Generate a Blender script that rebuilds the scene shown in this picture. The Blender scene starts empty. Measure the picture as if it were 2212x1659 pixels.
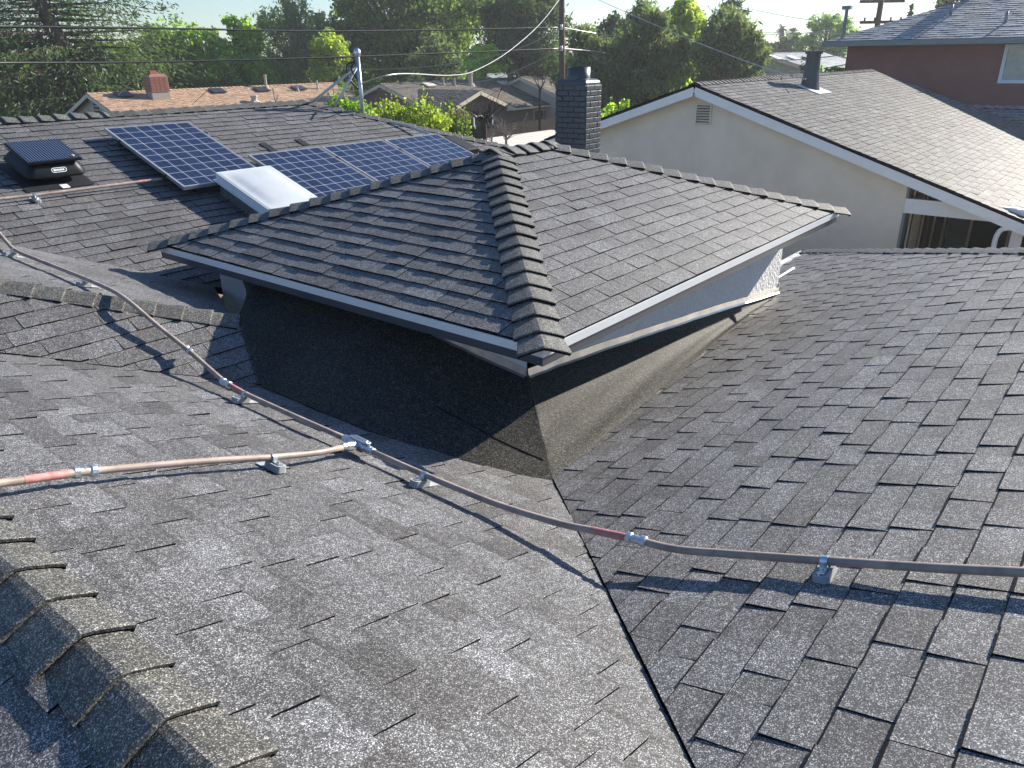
import bpy, math, random
import numpy as np
from mathutils import Vector, Matrix
random.seed(7); rng = np.random.default_rng(11)
sc = bpy.context.scene
COL = sc.collection
S3 = 1/3.0                                    # 4:12 pitch everywhere on this house
CAMZ = 0.0; GROUND = -5.6                     # heights are measured from the photographer's eye
# ------------------------------------------------------------------ camera frame (x = down the eaves, y = along the near ridge)
F_PX, W_PX, H_PX = 1640.0, 2211.0, 1659.0
_p = math.atan((H_PX/2-120)/F_PX); _r = -0.015; _a = math.radians(50.3)
_B = np.array([[math.cos(_a), math.sin(_a), 0], [-math.sin(_a), math.cos(_a), 0], [0, 0, 1.0]])
_r0 = np.array([1.0, 0, 0]); _u0 = np.array([0, math.sin(_p), math.cos(_p)]); _w = np.array([0, math.cos(_p), -math.sin(_p)])
C_R = _B@(math.cos(_r)*_r0+math.sin(_r)*_u0); C_U = _B@(-math.sin(_r)*_r0+math.cos(_r)*_u0); C_W = _B@_w
def ray(x, y): return C_R*((x-W_PX/2)/F_PX)-C_U*((y-H_PX/2)/F_PX)+C_W
def on_plane(x, y, a, gu, gv):                # point of plane z = a + gu*U + gv*V seen at a direction
    r = ray(x, y); return r*(a/(r[2]-gu*r[0]-gv*r[1]))
def onU(x, y, U): r = ray(x, y); return r*(U/r[0])
def onV(x, y, V): r = ray(x, y); return r*(V/r[1])
def onZ(x, y, Z): r = ray(x, y); return r*(Z/r[2])
def at(x, y, D): r = ray(x, y); return r*(D/math.hypot(r[0], r[1]))
K0 = 1.08
AL, AR, AM = -1.108*K0, -1.350*K0, -4.10
def zL(U): return AL-U*S3
def zR(V): return AR-V*S3
def zM(V): return AM+V*S3
def onL(x, y, h=0): return on_plane(x, y, AL+h, -S3, 0)
def onR(x, y, h=0): return on_plane(x, y, AR+h, 0, -S3)
def onM(x, y, h=0): return on_plane(x, y, AM+h, 0, S3)
SUN = np.array([2.08, -0.50, 1.0]); SUN /= np.linalg.norm(SUN)

# ------------------------------------------------------------------ materials
def new_mat(name):
    m = bpy.data.materials.new(name); m.use_nodes = True
    nt = m.node_tree; b = nt.nodes['Principled BSDF']
    return m, nt, b
def N(nt, t, **kw):
    n = nt.nodes.new(t)
    for k, v in kw.items():
        if k in n.inputs: n.inputs[k].default_value = v
        else: setattr(n, k, v)
    return n
def L(nt, a, b): nt.links.new(a, b)
def ramp(nt, stops, interp='LINEAR'):
    n = nt.nodes.new('ShaderNodeValToRGB'); e = n.color_ramp.elements; n.color_ramp.interpolation = interp
    while len(e) < len(stops): e.new(0.5)
    for el, (p, c) in zip(e, stops):
        el.position = p; el.color = (c, c, c, 1) if not hasattr(c, '__len__') else (*c, 1)
    return n
def mul(nt, a, b, f=1.0, mode='MULTIPLY'):
    n = nt.nodes.new('ShaderNodeMix'); n.data_type = 'RGBA'; n.blend_type = mode; n.inputs[0].default_value = f
    for s, i in ((a, 6), (b, 7)):
        if isinstance(s, tuple): n.inputs[i].default_value = (*s, 1)
        else: L(nt, s, n.inputs[i])
    return n.outputs[2]
def coords(nt, scale=None):
    tc = nt.nodes.new('ShaderNodeTexCoord')
    if scale is None: return tc.outputs['Object']
    mp = nt.nodes.new('ShaderNodeMapping'); mp.inputs['Scale'].default_value = scale
    L(nt, tc.outputs['Object'], mp.inputs['Vector']); return mp.outputs['Vector']
def bump(nt, b, h, strength, dist):
    n = N(nt, 'ShaderNodeBump', Strength=strength, Distance=dist); L(nt, h, n.inputs['Height']); L(nt, n.outputs[0], b.inputs['Normal'])
def granule_mat(name, tint=(1, 1, 1), level=1.0, scale=360, spec=0.5, stops=None, patch=(0.84, 1.14)):
    """mineral granules pressed in asphalt: dark, mid and pale grains"""
    m, nt, b = new_mat(name); v = coords(nt)
    vo = N(nt, 'ShaderNodeTexVoronoi', Scale=scale); L(nt, v, vo.inputs['Vector'])
    sep = nt.nodes.new('ShaderNodeSeparateColor'); L(nt, vo.outputs['Color'], sep.inputs[0])
    rp = ramp(nt, stops or [(0, .030), (.40, .065), (.70, .110), (.87, .26), (1, .56)]); L(nt, sep.outputs[0], rp.inputs[0])
    n1 = N(nt, 'ShaderNodeTexNoise', Scale=2.3, Detail=5.0, Roughness=.6); L(nt, v, n1.inputs['Vector'])
    r1 = ramp(nt, [(.3, patch[0]), (.7, patch[1])]); L(nt, n1.outputs[0], r1.inputs[0])
    n2 = N(nt, 'ShaderNodeTexNoise', Scale=38.0, Detail=3.0); L(nt, v, n2.inputs['Vector'])
    r2 = ramp(nt, [(.3, .72), (.7, 1.3)]); L(nt, n2.outputs[0], r2.inputs[0])
    at_ = nt.nodes.new('ShaderNodeAttribute'); at_.attribute_name = 'tint'
    hue = ramp(nt, [(0, (1.03, 1.0, .97)), (.5, (1, 1, 1)), (1, (.98, 1.0, 1.03))]); 
    L(nt, at_.outputs['Fac'], hue.inputs[0])
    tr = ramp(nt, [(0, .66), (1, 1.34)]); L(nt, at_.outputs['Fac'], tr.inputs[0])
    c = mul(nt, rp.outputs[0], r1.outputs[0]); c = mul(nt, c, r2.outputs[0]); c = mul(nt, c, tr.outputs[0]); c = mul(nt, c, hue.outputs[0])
    c = mul(nt, c, tuple(level*x for x in tint))
    L(nt, c, b.inputs['Base Color']); b.inputs['Roughness'].default_value = .60; b.inputs['Specular IOR Level'].default_value = spec
    bump(nt, b, sep.outputs[1], .45, .002)
    return m
def noisy(name, col, var=.18, scale=6, rough=.6, spec=.4, metal=0, bumpd=0, bscale=60, col2=None, sc3=None):
    m, nt, b = new_mat(name); v = coords(nt, sc3)
    n = N(nt, 'ShaderNodeTexNoise', Scale=scale, Detail=6.0, Roughness=.6); L(nt, v, n.inputs['Vector'])
    if col2: rp = ramp(nt, [(.32, col), (.68, col2)])
    else: rp = ramp(nt, [(.3, tuple(c*(1-var) for c in col)), (.7, tuple(min(1, c*(1+var)) for c in col))])
    L(nt, n.outputs[0], rp.inputs[0]); L(nt, rp.outputs[0], b.inputs['Base Color'])
    b.inputs['Roughness'].default_value = rough; b.inputs['Specular IOR Level'].default_value = spec; b.inputs['Metallic'].default_value = metal
    if bumpd:
        n2 = N(nt, 'ShaderNodeTexNoise', Scale=bscale, Detail=4.0); L(nt, v, n2.inputs['Vector']); bump(nt, b, n2.outputs[0], .7, bumpd)
    return m
def leaf_mat(name, c1, c2, trans=.45):
    m = bpy.data.materials.new(name); m.use_nodes = True; nt = m.node_tree; nt.nodes.clear()
    out = nt.nodes.new('ShaderNodeOutputMaterial'); d = nt.nodes.new('ShaderNodeBsdfDiffuse'); t = nt.nodes.new('ShaderNodeBsdfTranslucent')
    g = N(nt, 'ShaderNodeBsdfGlossy', Roughness=.45); g.inputs['Color'].default_value = (.8, .85, .9, 1)
    at_ = nt.nodes.new('ShaderNodeAttribute'); at_.attribute_name = 'tint'
    rp = ramp(nt, [(0, c1), (1, c2)]); L(nt, at_.outputs['Fac'], rp.inputs[0])
    L(nt, rp.outputs[0], d.inputs['Color'])
    tc = mul(nt, rp.outputs[0], (1.25, 1.3, .7)); L(nt, tc, t.inputs['Color'])
    mx = nt.nodes.new('ShaderNodeMixShader'); mx.inputs[0].default_value = trans
    L(nt, d.outputs[0], mx.inputs[1]); L(nt, t.outputs[0], mx.inputs[2])
    m2 = nt.nodes.new('ShaderNodeMixShader'); m2.inputs[0].default_value = .02
    L(nt, mx.outputs[0], m2.inputs[1]); L(nt, g.outputs[0], m2.inputs[2]); L(nt, m2.outputs[0], out.inputs['Surface'])
    return m
M = {}
M['shingle'] = granule_mat('charcoal_granules', (1.0, .985, .985), 1.0)
M['cap'] = granule_mat('cap_granules', (1.0, .975, .88), .84, scale=340)
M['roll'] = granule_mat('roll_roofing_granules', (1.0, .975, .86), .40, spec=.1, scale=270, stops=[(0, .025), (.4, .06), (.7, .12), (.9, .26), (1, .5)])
M['edge'] = noisy('asphalt_edge', (.010, .010, .012), .3, 80, .9, .1)
M['stucco'] = noisy('white_stucco', (.78, .78, .76), .05, 5, .9, .2, bumpd=.03, bscale=30)
M['fascia'] = noisy('fascia_paint', (.055, .065, .082), .1, 3, .35, .5)
M['white_metal'] = noisy('white_drip_edge', (.72, .74, .75), .05, 4, .35, .5)
M['galv'] = noisy('galvanised_flashing', (.62, .60, .56), .12, 9, .34, .5, metal=.85, bumpd=.004, bscale=7)
M['soffit'] = noisy('soffit_paint', (.05, .055, .065), .1, 5, .8)
M['chimney'] = noisy('charcoal_painted_brick', (.055, .065, .080), .12, 9, .42, .5, bumpd=.004, bscale=50)
M['mortar'] = noisy('painted_mortar', (.05, .06, .072), .1, 20, .6, .4)
M['flue'] = noisy('flue_metal', (.06, .07, .08), .1, 10, .4, .5, metal=.3)
M['black_metal'] = noisy('black_powder_coat', (.008, .010, .013), .2, 20, .45, .25)
M['black_matte'] = noisy('black_flange', (.016, .018, .02), .2, 20, .6, .4)
M['zinc'] = noisy('zinc_fitting', (.62, .66, .70), .15, 40, .3, .5, metal=.9, bumpd=.002, bscale=90)
M['block'] = noisy('grey_support_plastic', (.34, .36, .37), .12, 30, .6, .4, bumpd=.001)
M['pipe'] = noisy('weathered_pipe_paint', (.25, .19, .165), .1, 9, .5, .45, col2=(.45, .36, .30), bumpd=.0006, bscale=200)
M['red_paint'] = noisy('red_marking_paint', (.44, .15, .14), .1, 30, .6, .3, col2=(.56, .29, .26))
M['alu'] = noisy('panel_frame_alu', (.46, .47, .48), .06, 8, .35, .5, metal=.6)
M['dark_alu'] = noisy('dark_rail', (.05, .05, .055), .1, 8, .4, .5, metal=.5)
M['acrylic'] = noisy('skylight_acrylic', (.50, .54, .57), .08, 4, .42, .4)
M['cream_label'] = noisy('label_plate', (.75, .74, .68), .05, 20, .5)
M['beige_stucco'] = noisy('beige_stucco_wall', (.65, .585, .49), .06, 1.3, .92, .2, bumpd=.006, bscale=70, col2=(.745, .68, .58))
M['trim'] = noisy('white_trim', (.74, .76, .78), .04, 5, .5, .4)
M['maroon'] = noisy('maroon_stucco', (.23, .095, .09), .08, 2, .9, .2, bumpd=.006, bscale=60)
M['glass'] = noisy('window_glass', (.02, .025, .03), .1, 2, .06, .6)
M['curtain'] = noisy('window_blind_glass', (.42, .42, .38), .2, 3, .12, .6)
M['grey_trim'] = noisy('slate_gutter', (.16, .20, .22), .08, 5, .4)
M['tan_stucco'] = noisy('tan_wall', (.50, .44, .36), .06, 2, .9, .2)
M['brown_stucco'] = noisy('brown_wall', (.20, .145, .12), .06, 2, .9, .2)
M['cream_trim'] = noisy('cream_trim', (.66, .58, .45), .05, 5, .6)
M['red_brick'] = noisy('red_brick_face', (.27, .10, .075), .2, 14, .8, .3, col2=(.36, .15, .11))
M['brick_mortar'] = noisy('brick_mortar_grey', (.34, .30, .27), .1, 20, .9)
M['dark_wood'] = noisy('old_fence_wood', (.045, .038, .034), .3, 3, .9, .2, sc3=(8, 8, .6))
M['pole_wood'] = noisy('pole_wood', (.13, .085, .065), .25, 6, .85, .2, sc3=(6, 6, .5))
M['bark'] = noisy('bark', (.075, .055, .045), .35, 5, .95, .15, bumpd=.03, bscale=12)
M['pale_bark'] = noisy('pale_bark', (.30, .26, .22), .3, 5, .9, .2)
M['cable'] = noisy('cable_black', (.03, .03, .033), .2, 5, .4, .5)
M['cable_alu'] = noisy('cable_aluminium', (.45, .45, .44), .2, 30, .4, .5, metal=.6)
M['mast'] = noisy('mast_galvanised', (.50, .54, .57), .1, 10, .4, .5, metal=.7)
M['patio_white'] = noisy('white_patio_roof', (.74, .70, .60), .08, 2, .5, .4)
M['insulator'] = noisy('white_porcelain', (.8, .78, .74), .05, 5, .3)
M['ground'] = noisy('yard_ground', (.07, .085, .035), .3, .15, .95, .1, col2=(.13, .11, .075))
M['hill'] = noisy('hill_scrub', (.07, .085, .05), .2, .01, .95, .1)
def coarse_shingle(name, stops, level=1.0):
    return granule_mat(name, (1, 1, 1), level, scale=45, stops=stops, patch=(.85, 1.15))
M['shingle_beige'] = granule_mat('warm_grey_granules', (1.0, .98, .93), .74, spec=.08, scale=60, stops=[(0, .10), (.5, .19), (1, .32)], patch=(.85, 1.15))
M['shingle_orange'] = granule_mat('terracotta_granules', (1.0, .66, .43), 1.08, scale=40, stops=[(0, .22), (.5, .42), (1, .62)], patch=(.9, 1.1))
M['shingle_brown'] = granule_mat('brown_granules', (1.0, .86, .68), 1.0, scale=40, stops=[(0, .08), (.5, .16), (1, .26)], patch=(.85, 1.15))
M['shingle_slate'] = granule_mat('slate_granules_glare', (.92, 1.0, 1.06), 1.0, scale=30, stops=[(0, .18), (.5, .29), (1, .42)], patch=(.9, 1.1), spec=.6)  # grains made paler: glare off the maroon house roof is put into the colour

# ------------------------------------------------------------------ mesh helpers
ORG = {}
def tag(o, label=None, cat=None, group=None, kind=None):
    if label: o['label'] = label
    if cat: o['category'] = cat
    if group: o['group'] = group
    if kind: o['kind'] = kind
    return o
def thing(name, label, cat, loc=(0, 0, 0), group=None):
    o = bpy.data.objects.new(name, None); COL.objects.link(o); o.empty_display_size = .2
    o.location = loc; ORG[o.name] = np.array(loc, float); return tag(o, label, cat, group)
class MB:
    """collects polygons in world coordinates; build() makes ONE mesh object"""
    def __init__(s): s.v = []; s.f = []; s.mi = []; s.t = []; s.n = 0
    def add(s, verts, faces, mi=0, tint=.5):
        s.v.extend([tuple(map(float, p)) for p in verts]); 
        for f in faces: s.f.append(tuple(i+s.n for i in f)); s.mi.append(mi); s.t.append(tint)
        s.n += len(verts); return s
    def box(s, c, sx, sy, sz, ax=(1, 0, 0), ay=(0, 1, 0), mi=0, tint=.5, taper=1.0):
        c = np.array(c, float); ax = np.array(ax, float); ax /= np.linalg.norm(ax); ay = np.array(ay, float); ay -= ax*(ay@ax); ay /= np.linalg.norm(ay); az = np.cross(ax, ay)
        P = []
        for k in (-1, 1):
            q = taper if k > 0 else 1
            for i, j in ((-1, -1), (1, -1), (1, 1), (-1, 1)): P.append(c+ax*i*sx/2*q+ay*j*sy/2*q+az*k*sz/2)
        return s.add(P, [(3, 2, 1, 0), (4, 5, 6, 7), (0, 1, 5, 4), (1, 2, 6, 5), (2, 3, 7, 6), (3, 0, 4, 7)], mi, tint)
    def slab(s, poly, t, mi=0, up=(0, 0, 1)):
        """polygon with thickness t downwards"""
        up = np.array(up, float); a = [np.array(p, float) for p in poly]; n = len(a)
        nn = sum((np.cross(a[i]-a[0], a[(i+1) % n]-a[0]) for i in range(1, n-1)), np.zeros(3))
        if nn@up < 0: a = a[::-1]
        b = [p-up*t for p in a]
        s.add(a+b, [tuple(range(n)), tuple(range(2*n-1, n-1, -1))]+[(i, i+n, (i+1) % n+n, (i+1) % n) for i in range(n)], mi); return s
    def tube(s, pts, r, seg=10, mi=0, caps=True, tint=.5):
        pts = [np.array(p, float) for p in pts]; n = len(pts); rr = r if hasattr(r, '__len__') else [r]*n
        ref = None; V = []; 
        for i in range(n):
            d = pts[min(i+1, n-1)]-pts[max(i-1, 0)]; d /= np.linalg.norm(d)+1e-12
            if ref is None:
                ref = np.cross(d, (0, 0, 1) if abs(d[2]) < .9 else (1, 0, 0)); ref /= np.linalg.norm(ref)
            ref = ref-d*(ref@d); ref /= np.linalg.norm(ref)+1e-12; bi = np.cross(d, ref)
            for k in range(seg):
                a = 2*math.pi*k/seg; V.append(pts[i]+(ref*math.cos(a)+bi*math.sin(a))*rr[i])
        Fc = [(i*seg+k, i*seg+(k+1) % seg, (i+1)*seg+(k+1) % seg, (i+1)*seg+k) for i in range(n-1) for k in range(seg)]
        if caps: Fc += [tuple(range(seg-1, -1, -1)), tuple((n-1)*seg+k for k in range(seg))]
        return s.add(V, Fc, mi, tint)
    def build(s, name, mats, parent=None, smooth=False, bevel=0):
        if not isinstance(mats, (list, tuple)): mats = [mats]
        off = ORG.get(parent.name, np.zeros(3)) if parent is not None else np.zeros(3)
        me = bpy.data.meshes.new(name); me.from_pydata([tuple(np.array(p)-off) for p in s.v], [], s.f)
        for m in mats: me.materials.append(m)
        if len(mats) > 1: me.polygons.foreach_set('material_index', s.mi)
        a = me.attributes.new('tint', 'FLOAT', 'FACE'); a.data.foreach_set('value', s.t)
        if smooth: me.polygons.foreach_set('use_smooth', [True]*len(s.f))
        me.validate(); me.update()
        o = bpy.data.objects.new(name, me); COL.objects.link(o)
        if parent is not None: o.parent = parent; ORG[o.name] = off
        if bevel:
            bm = o.modifiers.new('bevel', 'BEVEL'); bm.width = bevel; bm.segments = 2; bm.limit_method = 'ANGLE'
        return o
def smooth_path(pts, n=8):
    P = [np.array(p, float) for p in pts]; P = [2*P[0]-P[1]]+P+[2*P[-1]-P[-2]]; out = []
    for i in range(1, len(P)-2):
        for k in range(n):
            t = k/n; a, b, c, d = P[i-1:i+3]
            out.append(.5*((2*b)+(c-a)*t+(2*a-5*b+4*c-d)*t*t+(3*b-a-3*c+d)*t**3))
    out.append(P[-2]); return out
def bend_path(pts, rad=.22, n=6):
    """straight runs joined by rounded bends, as a conduit bender leaves them"""
    P = [np.array(p, float) for p in pts]; out = [P[0]]
    for i in range(1, len(P)-1):
        a, b, c = P[i-1:i+2]; d1 = a-b; d2 = c-b; l = min(rad, .45*np.linalg.norm(d1), .45*np.linalg.norm(d2))
        s = b+d1/np.linalg.norm(d1)*l; e = b+d2/np.linalg.norm(d2)*l
        for k in range(n+1):
            t = k/n; out.append((1-t)**2*s+2*t*(1-t)*b+t*t*e)
    out.append(P[-1]); return out

# ------------------------------------------------------------------ shingles
def clip_poly(sub, clip):
    out = sub
    n = len(clip)
    for i in range(n):
        ax, ay = clip[i]; bx, by = clip[(i+1) % n]; ex, ey = bx-ax, by-ay
        inp = out; out = []
        if not inp: return []
        px, py = inp[-1]; ps = ex*(py-ay)-ey*(px-ax)
        for q in inp:
            qs = ex*(q[1]-ay)-ey*(q[0]-ax)
            if qs >= 0:
                if ps < 0: t = ps/(ps-qs); out.append((px+(q[0]-px)*t, py+(q[1]-py)*t))
                out.append(q)
            elif ps >= 0:
                t = ps/(ps-qs); out.append((px+(q[0]-px)*t, py+(q[1]-py)*t))
            px, py = q; ps = qs
    return out
def shingles(mb, poly, cdir, exposure=.143, wid=(.13, .30), t_hi=.0145, t_lo=.0080, lift=0.0, wave=.0035, deck=.05, jit=.0035, tvar=.16, seed=0, odd=0.0, lip=0.0, gap=.0015, band=0.0):
    """tabs of laminated shingle over a convex roof polygon (3-D, planar); cdir = course direction"""
    rnd = random.Random(seed*77+5)
    P = [np.array(p, float) for p in poly]
    n = sum((np.cross(P[i]-P[0], P[i+1]-P[0]) for i in range(1, len(P)-1)), np.zeros(3)); n /= np.linalg.norm(n)
    if n[2] < 0: n = -n; P = P[::-1]
    a = np.array(cdir, float); a -= n*(a@n); a /= np.linalg.norm(a); b = np.cross(n, a)
    if b[2] < 0: a = -a; b = -b
    O = P[0]; q = [((p-O)@a, (p-O)@b) for p in P]
    area = sum(q[i][0]*q[(i+1) % len(q)][1]-q[(i+1) % len(q)][0]*q[i][1] for i in range(len(q)))
    if area < 0: q = q[::-1]
    b0 = min(y for _, y in q); b1 = max(y for _, y in q); a0 = min(x for x, _ in q); a1 = max(x for x, _ in q)
    if deck: mb.slab([p+n*(-.010) for p in P], deck, 1, up=n)
    ph = rnd.random()*6
    V = []; Fc = []; MI = []; T = []
    rows = int((b1-b0)/exposure)+2
    for j in range(rows):
        y0 = b0+j*exposure-.004; y1 = y0+exposure+.004
        x = a0-rnd.random()*.5; hi = rnd.random() < .5
        rowt = rnd.gauss(0, .03)
        while x < a1:
            w = rnd.uniform(*wid); x1 = x+w
            ja, jb = rnd.uniform(-jit, jit), rnd.uniform(-jit, jit); sk = rnd.uniform(-jit, jit)
            rect = [(x, y0+ja), (x1-gap, y0+jb), (x1-gap+sk, y1), (x+sk, y1)]
            c = clip_poly(rect, q)
            if len(c) >= 3:
                tb = (t_hi if hi else t_lo)+rnd.uniform(-.0012, .0014); base = max(.0008, tb*.42-.0012)
                if rnd.random() < .03: tb += .004
                tint = min(1, max(0, .5+rowt+rnd.gauss(0, tvar)))
                if odd and rnd.random() < odd: tint = min(1, tint+.5)
                k0 = mb.n+len(V); m = len(c)
                for (px, py) in c:
                    h = base+(tb-base)*max(0, min(1, 1-(py-y0)/(y1-y0)))+lift+wave*(math.sin(px*1.7+ph)*math.cos(py*2.3+ph*2))
                    V.append(O+a*px+b*py+n*h)
                for (px, py) in c: V.append(O+a*px+b*py+n*(lift-.012))
                Fc.append(tuple(range(k0, k0+m))); MI.append(0); T.append(tint)
                for i in range(m):
                    i2 = (i+1) % m; Fc.append((k0+i2, k0+i, k0+m+i, k0+m+i2)); MI.append(1); T.append(tint)
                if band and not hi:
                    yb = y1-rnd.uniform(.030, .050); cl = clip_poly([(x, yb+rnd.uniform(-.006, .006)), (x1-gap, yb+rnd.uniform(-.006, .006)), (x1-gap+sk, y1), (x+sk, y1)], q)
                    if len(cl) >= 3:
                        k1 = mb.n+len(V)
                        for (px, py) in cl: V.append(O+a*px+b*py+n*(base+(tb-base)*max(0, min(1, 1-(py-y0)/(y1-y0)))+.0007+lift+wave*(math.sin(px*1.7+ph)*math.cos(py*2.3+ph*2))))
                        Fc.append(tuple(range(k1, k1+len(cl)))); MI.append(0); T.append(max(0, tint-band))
                if lip:
                    cl = clip_poly([(x, y0+min(ja, jb)-.0005), (x1, y0+min(ja, jb)-.0005), (x1, y0+max(ja, jb)+lip*rnd.uniform(.5, 1.3)), (x, y0+max(ja, jb)+lip*rnd.uniform(.5, 1.3))], q)
                    if len(cl) >= 3:
                        k1 = mb.n+len(V)
                        for (px, py) in cl: V.append(O+a*px+b*py+n*(tb+.0006+lift+wave*(math.sin(px*1.7+ph)*math.cos(py*2.3+ph*2))))
                        Fc.append(tuple(range(k1, k1+len(cl)))); MI.append(1); T.append(tint)
            x = x1; hi = not hi if rnd.random() < .86 else hi
    mb.v.extend([tuple(p) for p in V]); mb.f.extend(Fc); mb.mi.extend(MI); mb.t.extend(T); mb.n += len(V)
    return mb
def caps(mb, p0, p1, l, r, w=.145, exposure=.19, lift=.032, thick=.010, seed=0, rl=.015):
    """overlapping hip-and-ridge caps; the butt of each faces p0; l, r run down the two slopes"""
    rnd = random.Random(seed+31)
    p0 = np.array(p0, float); p1 = np.array(p1, float); d = p1-p0; Ln = np.linalg.norm(d); d /= Ln
    l = np.array(l, float); l -= d*(l@d); l /= np.linalg.norm(l); r = np.array(r, float); r -= d*(r@d); r /= np.linalg.norm(r)
    nl = np.cross(l, d); nl *= np.sign(nl[2]) or 1; nr = np.cross(r, d); nr *= np.sign(nr[2]) or 1; nc = nl+nr; nc /= np.linalg.norm(nc)
    k = int(Ln/exposure)+1
    for i in range(k):
        s0 = i*exposure+rnd.uniform(-.005, .005); s1 = min(s0+exposure+.035, Ln+.03)
        if s1-s0 < .05: continue
        tint = min(1, max(0, .5+rnd.gauss(0, .12))); wl = w+rnd.uniform(-.005, .005); wr = w+rnd.uniform(-.005, .005); tw = rnd.uniform(-.004, .004)
        hb = lift+rnd.uniform(-.003, .004); he = rl
        def prof(s, h, drop=0, sh=0, wf=1.0):
            c = p0+d*s; o = []
            for side, nn, ww in ((l, nl, wl), (None, nc, 0), (r, nr, wr)):
                if side is l: seq = [1.0, .66, .34, .13]
                elif side is r: seq = [.13, .34, .66, 1.0]
                else: seq = [0]
                for f in seq:
                    if side is None: o.append(c+nc*(h+.005-drop))
                    else:
                        sag = {1.0: .008, .66: .002, .34: -.002, .13: -.0045}[f]
                        o.append(c+side*(ww*f*(wf if f == 1.0 else 1))+nn*(h-sag-drop)+d*(sh+tw*f*(1 if side is l else -1)))
            return o
        A = prof(s0, hb); B = prof(s1, he, wf=.86); C_ = prof(s0+.003, hb, thick); D_ = prof(s1, he, .010, wf=.86)
        A2 = prof(s0+.010, hb+.003, wf=.995); m = len(A)
        V = A+A2+B+C_+D_; fs = []
        for q in range(m-1):
            fs += [(q, q+1, m+q+1, m+q), (m+q, m+q+1, 2*m+q+1, 2*m+q)]
        mb.add(V, fs, 0, tint)
        mb.add(V, [(3*m+q, 3*m+q+1, q+1, q) for q in range(m-1)], 0, tint)
        es = [(0, m, 2*m, 4*m, 3*m), (m-1, 3*m+m-1, 4*m+m-1, 2*m+m-1, m+m-1)]
        mb.add(V, es, 1, tint)
        E_ = prof(s0+.007, hb, thick+.016, wf=.985); F_ = prof(s0+.004, hb, thick, wf=.99)
        mb.add(F_+E_, [(m+q, m+q+1, q+1, q) for q in range(m-1)], 1, tint)  # dark face set back below the butt: painted shade of the gap there
    return mb

# ================================================================== OUR HOUSE
house = thing('shingled_house', 'charcoal shingled house seen from its own roof, with pop-up room and dark brick chimney', 'house', (3.0, 2.5, GROUND))
SH = [M['shingle'], M['edge']]; CP = [M['cap'], M['edge']]
ridgeU, ridgeV, ridgeZ = .427*K0, -.300*K0, -1.25*K0
def PL(U, V): return np.array([U, V, zL(U)])
def PR(U, V): return np.array([U, V, zR(V)])
def PM(U, V): return np.array([U, V, zM(V)])
# near slope going down away from the camera
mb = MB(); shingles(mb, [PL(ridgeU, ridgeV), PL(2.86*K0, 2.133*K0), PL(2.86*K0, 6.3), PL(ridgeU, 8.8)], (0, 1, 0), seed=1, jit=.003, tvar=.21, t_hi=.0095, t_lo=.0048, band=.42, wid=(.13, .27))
mb.build('roof_slope', SH, house)
# slope on the dark side of the near ridge
mb = MB(); zl2 = lambda U: ridgeZ+(U-ridgeU)*S3
shingles(mb, [(ridgeU, ridgeV, ridgeZ), (ridgeU, 8.8, ridgeZ), (-3.2, 8.8, zl2(-3.2)), (-3.2, ridgeV, zl2(-3.2))], (0, 1, 0), seed=2)
mb.build('roof_slope', SH, house)
hU, eaU, eaV = 6.65*K0, 10.18*K0, 3.28*K0
# right-hand slope, cut over the near slope along the valley
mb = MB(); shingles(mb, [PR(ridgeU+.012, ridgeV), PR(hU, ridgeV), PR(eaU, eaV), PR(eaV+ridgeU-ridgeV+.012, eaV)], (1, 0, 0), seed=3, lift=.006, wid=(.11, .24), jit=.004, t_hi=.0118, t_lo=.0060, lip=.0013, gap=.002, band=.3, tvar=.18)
mb.build('roof_slope', SH, house)
mb = MB()
mb.slab([(hU, ridgeV, ridgeZ), (eaU, eaV, zR(eaV)), (eaU, 2*ridgeV-eaV, zR(eaV))], .05)
mb.slab([(ridgeU, ridgeV-.01, ridgeZ), (hU, ridgeV-.01, ridgeZ), (eaU, 2*ridgeV-eaV, zR(eaV)), (-3.2, 2*ridgeV-eaV, zR(eaV))], .05)
mb.build('roof_slope', SH, house)
# far slope that carries the solar panels
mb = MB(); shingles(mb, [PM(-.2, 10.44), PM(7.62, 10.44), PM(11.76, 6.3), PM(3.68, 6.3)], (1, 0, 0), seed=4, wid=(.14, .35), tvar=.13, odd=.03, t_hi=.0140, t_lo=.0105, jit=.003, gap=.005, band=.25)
mb.build('roof_slope', SH, house)
mb = MB()
mb.slab([(7.62, 10.44, zM(10.44)), (11.76, 6.3, zM(6.3)), (11.76, 14.6, zM(6.3))], .05)
mb.slab([(-4, 10.46, zM(10.44)), (7.62, 10.46, zM(10.44)), (11.76, 14.6, zM(6.3)), (-4, 14.6, zM(6.3))], .05)
mb.build('roof_slope', SH, house)
# cricket in the valley, left of the pop-up room
def zC1(V): return -1.53*K0+.47*(V-4.88*K0)
aC1 = (-1.53-.47*4.88)*K0
R0 = on_plane(0, 612, aC1, 0, .47); Re = on_plane(512, 690, aC1, 0, .47)
dR = (Re-R0)/np.linalg.norm(Re-R0); Rm = R0-dR*1.6
A0 = np.array([.10, 5.70, zC1(5.70)]); A1 = np.array([1.27, 4.88, -1.53])*K0; B1 = np.array([2.43*K0, 4.05*K0, zC1(4.05*K0)])
A0 = A1+(A1-B1)*1.2; 
mb = MB(); shingles(mb, [A0, B1, Re, Rm], (1, 0, 0), seed=5, lift=.004, wid=(.16, .34), t_hi=.0140, t_lo=.0105); mb.build('roof_slope', SH, house)
VM0 = onM(20, 530); VM1 = onM(342, 600); dV = (VM1-VM0)/np.linalg.norm(VM1-VM0)
Q = [Rm, Re-dR*.03, VM1+dV*.5, VM0-dV*1.6]
ce = sum(Q)/4; n2 = np.cross(Q[1]-Q[3], Q[2]-Q[0]); n2 /= np.linalg.norm(n2)
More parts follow.
